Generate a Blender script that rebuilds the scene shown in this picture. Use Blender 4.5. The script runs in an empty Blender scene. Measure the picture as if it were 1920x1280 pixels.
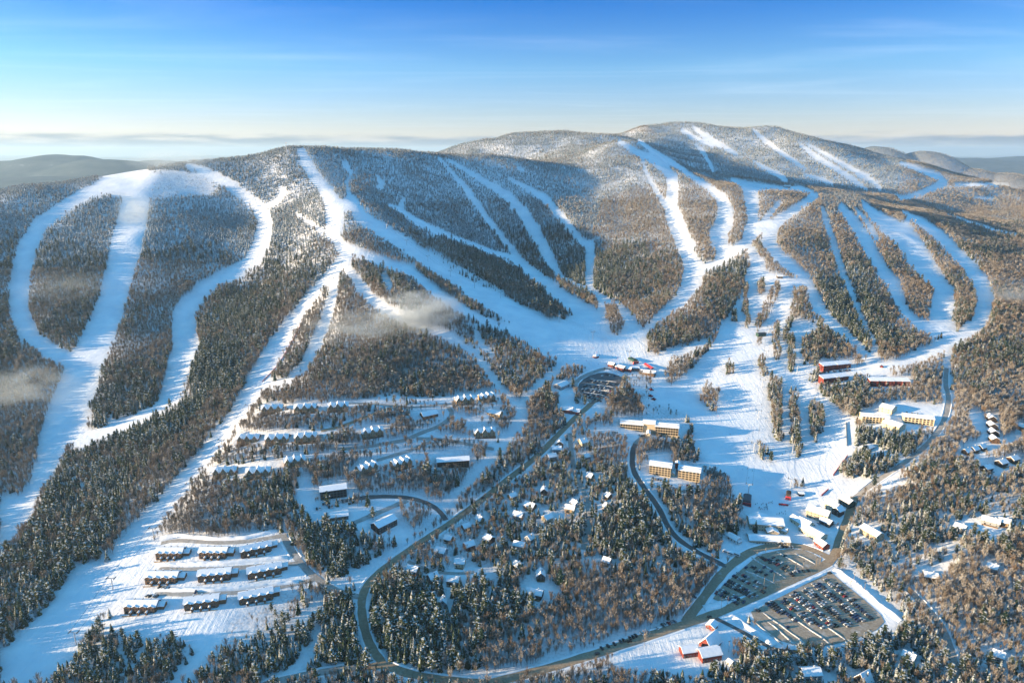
import bpy, bmesh, math, random
import numpy as np
from mathutils import Vector
R = math.radians
rng = np.random.default_rng(7)
random.seed(7)
scene = bpy.context.scene
COL = scene.collection

# ------------------------------------------------------------------ camera
F = 1283.0                       # focal length in photo pixels (1920 wide)
CAMZ = 400.0
PITCH = R(15.5)
cam_d = bpy.data.cameras.new('camera')
cam_d.sensor_width = 36.0
cam_d.lens = 36.0 * F / 1920.0
cam_d.clip_start = 1.0
cam_d.clip_end = 120000.0
cam = bpy.data.objects.new('camera', cam_d)
cam.location = (0, 0, CAMZ)
cam.rotation_euler = (R(90) - PITCH, 0, 0)
COL.objects.link(cam)
scene.camera = cam

# ------------------------------------------------------------------ sky, sun, exposure
SUN_EL = R(9.5)
SUN_DIR = Vector((-0.98, -0.20, 0)).normalized()      # horizontal direction towards the sun
world = bpy.data.worlds.new('World')
scene.world = world
world.use_nodes = True
wn = world.node_tree
wn.nodes.clear()
def N(t, typ, **kw):
    n = t.nodes.new(typ)
    for k, v in kw.items():
        if k.startswith('i_'):
            n.inputs[k[2:].replace('_', ' ')].default_value = v
        else:
            setattr(n, k, v)
    return n
def math_node(t, op, a, b=None, clamp=False):
    n = t.nodes.new('ShaderNodeMath'); n.operation = op; n.use_clamp = clamp
    for i, v in enumerate((a, b)):
        if v is None: continue
        if isinstance(v, (int, float)): n.inputs[i].default_value = v
        else: t.links.new(v, n.inputs[i])
    return n.outputs[0]
def ramp(t, fac, stops, interp='EASE'):
    n = t.nodes.new('ShaderNodeValToRGB'); n.color_ramp.interpolation = interp
    e = n.color_ramp.elements
    while len(e) < len(stops): e.new(0.5)
    for q, (p, c) in zip(e, stops):
        q.position = p
        q.color = c if len(c) == 4 else (*c, 1)
    t.links.new(fac, n.inputs[0])
    return n.outputs[0]
def mix(t, fac, a, b, blend='MIX'):
    n = t.nodes.new('ShaderNodeMix'); n.data_type = 'RGBA'; n.blend_type = blend
    for sock, v in ((n.inputs[0], fac), (n.inputs[6], a), (n.inputs[7], b)):
        if isinstance(v, (int, float)): sock.default_value = v
        elif isinstance(v, tuple): sock.default_value = v if len(v) == 4 else (*v, 1)
        else: t.links.new(v, sock)
    return n.outputs[2]

sky = N(wn, 'ShaderNodeTexSky', sky_type='NISHITA', sun_disc=False, sun_elevation=SUN_EL)
sky.sun_rotation = -math.atan2(SUN_DIR.x, SUN_DIR.y)
sky.altitude = 500; sky.air_density = 1.0; sky.dust_density = 0.05; sky.ozone_density = 3.0
tc = N(wn, 'ShaderNodeTexCoord')
sep = N(wn, 'ShaderNodeSeparateXYZ'); wn.links.new(tc.outputs['Generated'], sep.inputs[0])
# thin high cirrus: noise over the cloud plane (direction / height)
zc = math_node(wn, 'MAXIMUM', sep.outputs[2], 0.02)
px_ = math_node(wn, 'DIVIDE', sep.outputs[0], zc); py_ = math_node(wn, 'DIVIDE', sep.outputs[1], zc)
comb = N(wn, 'ShaderNodeCombineXYZ'); wn.links.new(px_, comb.inputs[0]); wn.links.new(py_, comb.inputs[1])
mp = N(wn, 'ShaderNodeMapping'); mp.inputs['Rotation'].default_value = (0, 0, R(35)); mp.inputs['Scale'].default_value = (0.22, 0.5, 1)
wn.links.new(comb.outputs[0], mp.inputs[0])
ci = N(wn, 'ShaderNodeTexNoise', i_Scale=0.7, i_Detail=5.0, i_Roughness=0.55, i_Distortion=1.4)
wn.links.new(mp.outputs[0], ci.inputs['Vector'])
cirrus = math_node(wn, 'MULTIPLY', ramp(wn, ci.outputs[0], [(0.42, (0, 0, 0)), (0.85, (1, 1, 1))]), 0.13)
# low cloud bank along the horizon: noise over bearing and height
ang = math_node(wn, 'ARCTAN2', sep.outputs[0], sep.outputs[1])
comb2 = N(wn, 'ShaderNodeCombineXYZ')
wn.links.new(math_node(wn, 'MULTIPLY', ang, 9.0), comb2.inputs[0])
wn.links.new(math_node(wn, 'MULTIPLY', sep.outputs[2], 90.0), comb2.inputs[1])
cb = N(wn, 'ShaderNodeTexNoise', i_Scale=1.3, i_Detail=6.0, i_Roughness=0.55)
wn.links.new(comb2.outputs[0], cb.inputs['Vector'])
edge = math_node(wn, 'ADD', sep.outputs[2], math_node(wn, 'MULTIPLY', math_node(wn, 'SUBTRACT', cb.outputs[0], 0.5), 0.022))
bank = ramp(wn, math_node(wn, 'ADD', math_node(wn, 'MULTIPLY', edge, 10.0), 0.5),
            [(0.0, (1, 1, 1)), (0.63, (1, 1, 1)), (0.74, (0, 0, 0))])
bankcol = ramp(wn, cb.outputs[0], [(0.42, (0.25, 0.31, 0.41)), (0.68, (0.74, 0.70, 0.68))])
SKY_STRENGTH = 0.105
tint = ramp(wn, sep.outputs[2], [(0.0, (0.78, 0.61, 0.70)), (0.035, (0.62, 0.555, 0.71)), (0.07, (0.49, 0.54, 0.74)), (0.108, (0.36, 0.53, 0.74)), (0.20, (0.02, 0.29, 0.68)), (0.5, (0.48, 1.12, 1.20)), (1.0, (0.78, 1.75, 1.62))], 'LINEAR')
skyc = mix(wn, 1.0, sky.outputs[0], tint, 'MULTIPLY')
c1 = mix(wn, cirrus, skyc, (4.0, 4.6, 5.2, 1))
bscale = mix(wn, 1.0, bankcol, (2.9, 2.9, 2.9, 1), 'MULTIPLY')
c2 = mix(wn, math_node(wn, 'MULTIPLY', bank, 0.93), c1, bscale)
bg = N(wn, 'ShaderNodeBackground'); bg.inputs[1].default_value = SKY_STRENGTH
wn.links.new(c2, bg.inputs[0])
wo = N(wn, 'ShaderNodeOutputWorld'); wn.links.new(bg.outputs[0], wo.inputs[0])

sun_d = bpy.data.lights.new('sun', 'SUN')
sun_d.energy = 5.0; sun_d.angle = R(0.5); sun_d.color = (1.0, 0.76, 0.47)
sun = bpy.data.objects.new('sun', sun_d)
sdir = Vector((SUN_DIR.x * math.cos(SUN_EL), SUN_DIR.y * math.cos(SUN_EL), math.sin(SUN_EL)))
sun.rotation_euler = sdir.to_track_quat('Z', 'Y').to_euler()
sun.location = sdir * 3000
COL.objects.link(sun)
scene.view_settings.view_transform = 'Standard'
scene.view_settings.look = 'None'
scene.view_settings.exposure = 1.7
scene.view_settings.gamma = 1.0
scene.view_settings.use_curve_mapping = False
cy = scene.cycles
cy.max_bounces = 5; cy.diffuse_bounces = 2; cy.glossy_bounces = 1; cy.transmission_bounces = 1
cy.transparent_max_bounces = 4; cy.volume_bounces = 0
cy.use_denoising = True
cy.use_adaptive_sampling = True; cy.adaptive_threshold = 0.02
cy.volume_step_rate = 4.0; cy.volume_max_steps = 64

# ------------------------------------------------------------------ pixels <-> rays
CP, SP = math.cos(PITCH), math.sin(PITCH)
def ray(u, v):
    """direction through photo pixel (u, v), scaled so that its forward (y) part is 1"""
    a, b = (u - 960.0) / F, (640.0 - v) / F
    y = CP + b * SP
    return a / y, (-SP + b * CP) / y
def at_depth(u, v, Y):
    dx, dz = ray(u, v)
    return dx * Y, Y, CAMZ + dz * Y
def at_level(u, v, z):
    dx, dz = ray(u, v)
    Y = (z - CAMZ) / dz
    return dx * Y, Y, z
def project(x, y, z):
    d = y * CP - (z - CAMZ) * SP
    up = y * SP + (z - CAMZ) * CP
    d = np.maximum(d, 1e-3)
    return 960.0 + F * x / d, 640.0 - F * up / d

# ------------------------------------------------------------------ terrain heights
PTS = []
def D(u, v, Y): PTS.append(at_depth(u, v, Y))
def L(u, v, z): PTS.append(at_level(u, v, z))
# valley floor and village
for u, v, z in [(-200,1280,5),(0,1280,2),(300,1280,0),(600,1280,0),(900,1280,-2),(1200,1280,-4),(1500,1280,-6),(1800,1280,-4),(2100,1280,0),
                (100,1200,2),(50,970,0),(350,1150,12),(380,1090,16),(400,1035,20),(560,1050,14),(690,1110,4),(700,1200,1),
                (850,1150,1),(1000,1100,2),(1150,1180,-2),(850,980,10),(1000,950,14),(1100,1000,10),(1200,1080,4),
                (1300,1030,6),(1350,1060,2),(1430,1060,-2),(1530,1050,-2),(1400,1140,-4),(1530,1140,-5),(1650,1160,-5),(1480,1210,-6),
                (1430,990,3),(1520,970,6),(1450,920,12),(1580,950,9),(1620,1000,6),(1700,1050,2),(1750,1200,0),(1800,1000,16),(1900,1100,12),
                (1850,830,48),(1680,790,58),(1750,900,34),(1950,950,30),(1640,880,28),
                (1216,812,40),(1180,870,32),(1260,900,28),(1320,960,14),(1070,775,60),(1120,740,64),(1150,695,70),(1220,690,76),(1180,760,58),
                (1000,860,34),(900,930,22),(760,990,20),(625,930,38),(720,880,44),(850,870,38),(560,870,50),(420,890,44),(480,960,34),(600,1000,26),
                (480,830,62),(600,830,60),(700,815,60),(900,815,52),(510,775,80),(640,770,80),(780,770,76),(900,755,74),(980,790,56),(970,760,64)]:
    L(u, v, z)
# south ridge, right of the village
for u, v, Y in [(1450,850,800),(1350,800,868),(1550,800,868),(1450,700,1003),(1300,720,985),(1600,690,1010),(1450,600,1180),(1350,620,1150),(1550,610,1165),
                (1450,500,1460),(1330,510,1480),(1540,500,1450),(1440,430,1750),(1540,430,1740),(1400,350,2060),(1500,358,2060),(1590,378,2010),
                (1700,408,1950),(1800,440,1850),(1919,470,1750),(2100,500,1650),(1640,450,1680),(1720,500,1530),(1850,550,1320),(1770,600,1170),(1640,680,1020),
                (1640,560,1270),(1960,600,1180),(1900,700,990),(1720,700,985),(2150,700,960),(2100,850,780)]:
    D(u, v, Y)
# left mountain
for u, v, Y in [(300,314,1900),(200,342,1800),(100,352,1780),(0,372,1720),(-150,410,1620),(-300,450,1520),(250,450,1530),(60,450,1500),(400,450,1620),(220,620,1190),(40,600,1230),(340,620,1260),
                (130,800,905),(320,750,960),(30,800,900),(380,680,1050),(-200,620,1150),(-250,850,820),(-200,1050,620),
                (440,330,1930),(400,400,1780),(480,420,1740),(520,500,1480),(570,600,1180),(500,700,985),(440,770,880),(370,880,740),(290,980,640),
                (540,281,2010),(570,291,1980),(610,355,1740),(630,420,1560),(645,480,1400),(620,560,1215),(680,650,1060),(560,660,1060),(800,700,1000),(900,690,1020),
                (650,385,1640),(700,430,1560),(760,450,1560),(850,520,1400),(930,580,1205),(1000,612,1135),(1090,650,1085),(740,560,1180),(798,532,1250),(858,576,1125),(697,563,1195),(830,630,1075),
                (800,287,2250),(730,287,2180),(660,290,2100),(850,292,2300),(930,296,2400),(1000,300,2480),(1070,306,2600),(755,400,1840),(830,340,2080),(900,380,2020),(955,486,1740),(1003,516,1610),(1070,570,1340),(815,425,1800),(1127,600,1220),(885,450,1820),
                (1000,430,1930),(1060,400,1980),(1105,455,1800),(1105,540,1400),(1040,510,1600),(1030,370,2120),(1150,600,1190),(1190,640,1110),(1210,560,1340),
                (1200,430,1840),(1120,350,2280),(1260,360,2150),(1180,330,2330),(1280,430,1800),(1300,500,1510),(1210,610,1170),(1260,640,1090),(1310,590,1210)]:
    D(u, v, Y)
# knob, back peaks and far mountain
for u, v, Y in [(1165,266,2750),(1120,276,2800),(1080,296,2850),(1230,300,2480),(1200,262,2850),(1040,240,3900),(960,249,3800),(870,276,3600),(900,288,3250),(820,292,3500),(1000,280,3300),(1130,258,4000),(1165,249,4150),(1090,247,3950),
                (1220,237,4250),(1310,233,4350),(1345,238,4300),(1420,241,4150),(1480,254,3980),(1540,276,3800),(1600,300,3620),(1640,330,3350),(1400,290,3700),(1330,300,3300),(1450,330,3250),(1550,335,3250),(1620,355,3050),
                (1770,338,3500),(1690,372,2950),(1690,308,3900),(1880,400,2800),(1800,410,2720),(1850,350,3500),(1920,420,2650),(2050,400,2800),
                (1560,350,2800),(1460,348,2750)]:
    D(u, v, Y)
# ground the ridges hide
for p in [(-1500,2600,180),(-900,2700,250),(-300,3000,300),(-1300,3400,120),(-700,3500,200),(0,3100,320),(-2600,2400,80),(-3200,3200,20),(-2400,4200,20),(-1200,4600,100),
          (-200,4700,330),(400,5200,330),(1400,5200,420),(2200,4800,300),(1300,2450,215),(900,2600,225),(1750,2350,150),(700,2750,260),
          (3000,4200,120),(3400,3000,90),(4200,2200,60),(4200,4200,60),(3000,1500,120),(2600,900,70),(2000,500,30),
          (-4200,1500,60),(-3000,1200,180),(-2600,1900,170),(-2000,800,60),(-1500,400,20),(-1000,100,0),(0,-200,0),(1000,0,-5),(-3000,-400,30),(3000,-400,20),(0,-600,0),
          (-4000,6000,0),(0,6200,150),(4000,6000,40),(-4400,3800,0),(4400,5600,40),(2000,6200,120)]:
    PTS.append(p)
P = np.array(PTS, float)
def rbf_fit(P):
    d = np.hypot(P[:, None, 0] - P[None, :, 0], P[:, None, 1] - P[None, :, 1])
    n = len(P)
    A = np.zeros((n + 1, n + 1)); A[:n, :n] = -d + 3.0 * np.eye(n); A[:n, n] = 1; A[n, :n] = 1
    return np.linalg.solve(A, np.append(P[:, 2], 0))
W = rbf_fit(P)
GX0, GX1, GY0, GY1, GS = -4500.0, 4500.0, -700.0, 6500.0, 10.0
gx = np.arange(GX0, GX1 + 1, GS); gy = np.arange(GY0, GY1 + 1, GS)
cxs = np.arange(GX0, GX1 + 1, 20.0); cys = np.arange(GY0, GY1 + 1, 20.0)
CX, CY = np.meshgrid(cxs, cys)
Zc = np.full(CX.shape, W[-1])
for i in range(len(P)):
    Zc -= W[i] * np.hypot(CX - P[i, 0], CY - P[i, 1])
def up2(A):
    B = np.zeros((A.shape[0] * 2 - 1, A.shape[1] * 2 - 1))
    B[::2, ::2] = A; B[1::2, ::2] = (A[:-1] + A[1:]) / 2
    B[:, 1::2] = (B[:, :-1:2] + B[:, 2::2]) / 2
    return B
ZG = up2(Zc)
def blur(A, s):
    r = int(3 * s); k = np.exp(-0.5 * (np.arange(-r, r + 1) / s) ** 2); k /= k.sum()
    Ap = np.pad(A, ((r, r), (0, 0)), mode='edge')
    A = sum(k[j] * Ap[j:j + A.shape[0]] for j in range(2 * r + 1))
    Ap = np.pad(A, ((0, 0), (r, r)), mode='edge')
    return sum(k[j] * Ap[:, j:j + A.shape[1]] for j in range(2 * r + 1))
ZG = blur(ZG, 2.5)
def sstep(a, b, x):
    t = np.clip((x - a) / (b - a), 0, 1); return t * t * (3 - 2 * t)
VT = {}
def vnoise(x, y, wl, seed):
    """smooth value noise, wavelength wl metres"""
    if seed not in VT: VT[seed] = np.random.default_rng(seed).random((256, 256)) * 2 - 1
    T = VT[seed]
    fx, fy = np.asarray(x) / wl, np.asarray(y) / wl
    ix, iy = np.floor(fx).astype(int), np.floor(fy).astype(int)
    tx, ty = fx - ix, fy - iy
    tx, ty = tx * tx * (3 - 2 * tx), ty * ty * (3 - 2 * ty)
    a = T[iy % 256, ix % 256]; b = T[iy % 256, (ix + 1) % 256]
    c = T[(iy + 1) % 256, ix % 256]; d = T[(iy + 1) % 256, (ix + 1) % 256]
    return (a * (1 - tx) + b * tx) * (1 - ty) + (c * (1 - tx) + d * tx) * ty
GXX, GYY = np.meshgrid(gx, gy)
hill = np.clip((ZG - 15) / 120, 0, 1)
ZG = ZG + hill * (11 * vnoise(GXX, GYY, 260, 1) + 5.5 * vnoise(GXX, GYY, 110, 2) + 1.5 * vnoise(GXX, GYY, 45, 3)) \
        + 0.5 * vnoise(GXX, GYY, 60, 4) + sstep(2500, 3400, GYY) * hill * (22 * vnoise(GXX, GYY, 430, 5) + 11 * vnoise(GXX, GYY, 190, 6))
FAR_HILLS = [at_depth(u, v, Y) + (wx, wy) for u, v, Y, wx, wy in
             [(120,290,9500,900,700),(200,296,9000,700,500),(20,302,9800,900,600),(-150,300,10500,1500,900),(310,300,11500,900,700),(60,330,7600,1300,500),
              (1650,274,6300,420,500),(1740,284,6300,420,450),(1830,304,6000,420,400),(1920,335,5700,420,400),(1560,282,6800,500,500),
              (1830,300,12500,1500,900),(1700,295,13500,2500,900),(1940,296,14000,1700,900),(2100,300,11000,1500,900)]]
def zfar(x, y):
    d = np.clip(np.hypot(x, y) / 20000, 0, 1)
    z = -40 + 60 * vnoise(x, y, 2600, 11) + 30 * vnoise(x, y, 900, 12) + d * 110 * (vnoise(x, y, 5200, 13) + 0.4)
    top = np.zeros(np.shape(x))
    for hx, hy, hz, wx, wy in FAR_HILLS:
        g = np.exp(-0.5 * (((x - hx) / wx) ** 2 + ((y - hy) / wy) ** 2))
        top = np.maximum(top, (hz + 5) * g)
    rough = 1 + 0.05 * vnoise(x, y, 420, 14) + 0.02 * vnoise(x, y, 170, 15)
    return np.maximum(z, top * rough) + 0.25 * np.minimum(z, top)
def bil(G, x, y):
    fx = np.clip((np.asarray(x, float) - GX0) / GS, 0, G.shape[1] - 1.001)
    fy = np.clip((np.asarray(y, float) - GY0) / GS, 0, G.shape[0] - 1.001)
    ix, iy = fx.astype(int), fy.astype(int); tx, ty = fx - ix, fy - iy
    return (G[iy, ix] * (1 - tx) + G[iy, ix + 1] * tx) * (1 - ty) + (G[iy + 1, ix] * (1 - tx) + G[iy + 1, ix + 1] * tx) * ty
def height(x, y):
    x = np.asarray(x, float); y = np.asarray(y, float)
    near = bil(ZG, x, y)
    w = np.maximum(sstep(3600, 4450, np.abs(x)), sstep(5300, 6450, y))
    if not np.any(w > 0): return near
    far = zfar(x, y)
    return near * (1 - w) + far * w
def hit(u, v, y0=200.0):
    """first point where the ray through photo pixel (u, v) meets the ground"""
    dx, dz = ray(u, v)
    Y = np.concatenate([np.arange(y0, 2600, 2.0), np.arange(2600, 9000, 8.0)])
    g = CAMZ + dz * Y - height(dx * Y, Y)
    k = np.argmax(g < 0) if (g < 0).any() else len(Y) - 1
    if k > 0:
        t = g[k - 1] / (g[k - 1] - g[k]) if g[k - 1] != g[k] else 0
        y = Y[k - 1] + t * (Y[k] - Y[k - 1])
    else: y = Y[0]
    return np.array([dx * y, y, float(height(dx * y, y))])
def ppm(p):
    """photo pixels per metre at point p"""
    return F / (p[1] * CP + (CAMZ - p[2]) * SP)
def in_poly(x, y, poly):
    x = np.asarray(x, float); y = np.asarray(y, float)
    ins = np.zeros(x.shape, bool); n = len(poly)
    for i in range(n):
        x0, y0 = poly[i]; x1, y1 = poly[(i + 1) % n]
        c = ((y0 > y) != (y1 > y)) & (x < (x1 - x0) * (y - y0) / ((y1 - y0) or 1e-9) + x0)
        ins ^= c
    return ins
# level the parking lots
LOT_UP = [(1422,1040),(1475,1027),(1515,1032),(1550,1052),(1492,1080),(1356,1131),(1330,1119)]
LOT_LOW = [(1556,1070),(1648,1146),(1662,1172),(1585,1206),(1480,1217),(1397,1152),(1441,1130)]
LOT_OVAL = [(1108,758),(1088,738),(1082,722),(1098,706),(1130,696),(1158,702),(1168,710),(1156,727),(1126,752)]
for lot in (LOT_UP, LOT_LOW, LOT_OVAL):
    w = [hit(u, v) for u, v in lot]
    zm = np.mean([q[2] for q in w])
    m = in_poly(GXX, GYY, [(q[0], q[1]) for q in w]).astype(float)
    m = np.clip(blur(m, 1.2) * 1.8, 0, 1)
    ZG = ZG * (1 - m) + zm * m

# ------------------------------------------------------------------ land cover, read off the photograph
MW, MH = 1920, 1280
UU, VV = np.meshgrid(np.arange(MW) + 0.5, np.arange(MH) + 0.5)
OPEN = np.zeros((MH, MW), bool)      # open snow: pistes, clearings, roads
def fill(mask, poly, val=True):
    q = np.array(poly); x0, x1 = int(max(0, q[:, 0].min())), int(min(MW, q[:, 0].max() + 1))
    y0, y1 = int(max(0, q[:, 1].min())), int(min(MH, q[:, 1].max() + 1))
    if x1 <= x0 or y1 <= y0: return
    s = (slice(y0, y1), slice(x0, x1)); m = in_poly(UU[s], VV[s], poly)
    mask[s] = np.where(m, val, mask[s])
def stroke(mask, pts, val=True, k=1.0):
    """polyline of (u, v, width)"""
    for (u0, v0, w0), (u1, v1, w1) in zip(pts[:-1], pts[1:]):
        kk = k * max(abs(u1 - u0), abs(v1 - v0)) / (math.hypot(u1 - u0, v1 - v0) + 1e-9)   # widths were read along a row or column
        r = max(w0, w1) / 2 * k + 1
        x0, x1 = int(max(0, min(u0, u1) - r)), int(min(MW, max(u0, u1) + r + 1))
        y0, y1 = int(max(0, min(v0, v1) - r)), int(min(MH, max(v0, v1) + r + 1))
        if x1 <= x0 or y1 <= y0: continue
        s = (slice(y0, y1), slice(x0, x1)); X, Y = UU[s] - u0, VV[s] - v0
        dx, dy = u1 - u0, v1 - v0
        t = np.clip((X * dx + Y * dy) / (dx * dx + dy * dy + 1e-9), 0, 1)
        m = np.hypot(X - t * dx, Y - t * dy) < (w0 + t * (w1 - w0)) / 2 * kk
        mask[s] = np.where(m, val, mask[s])
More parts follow.
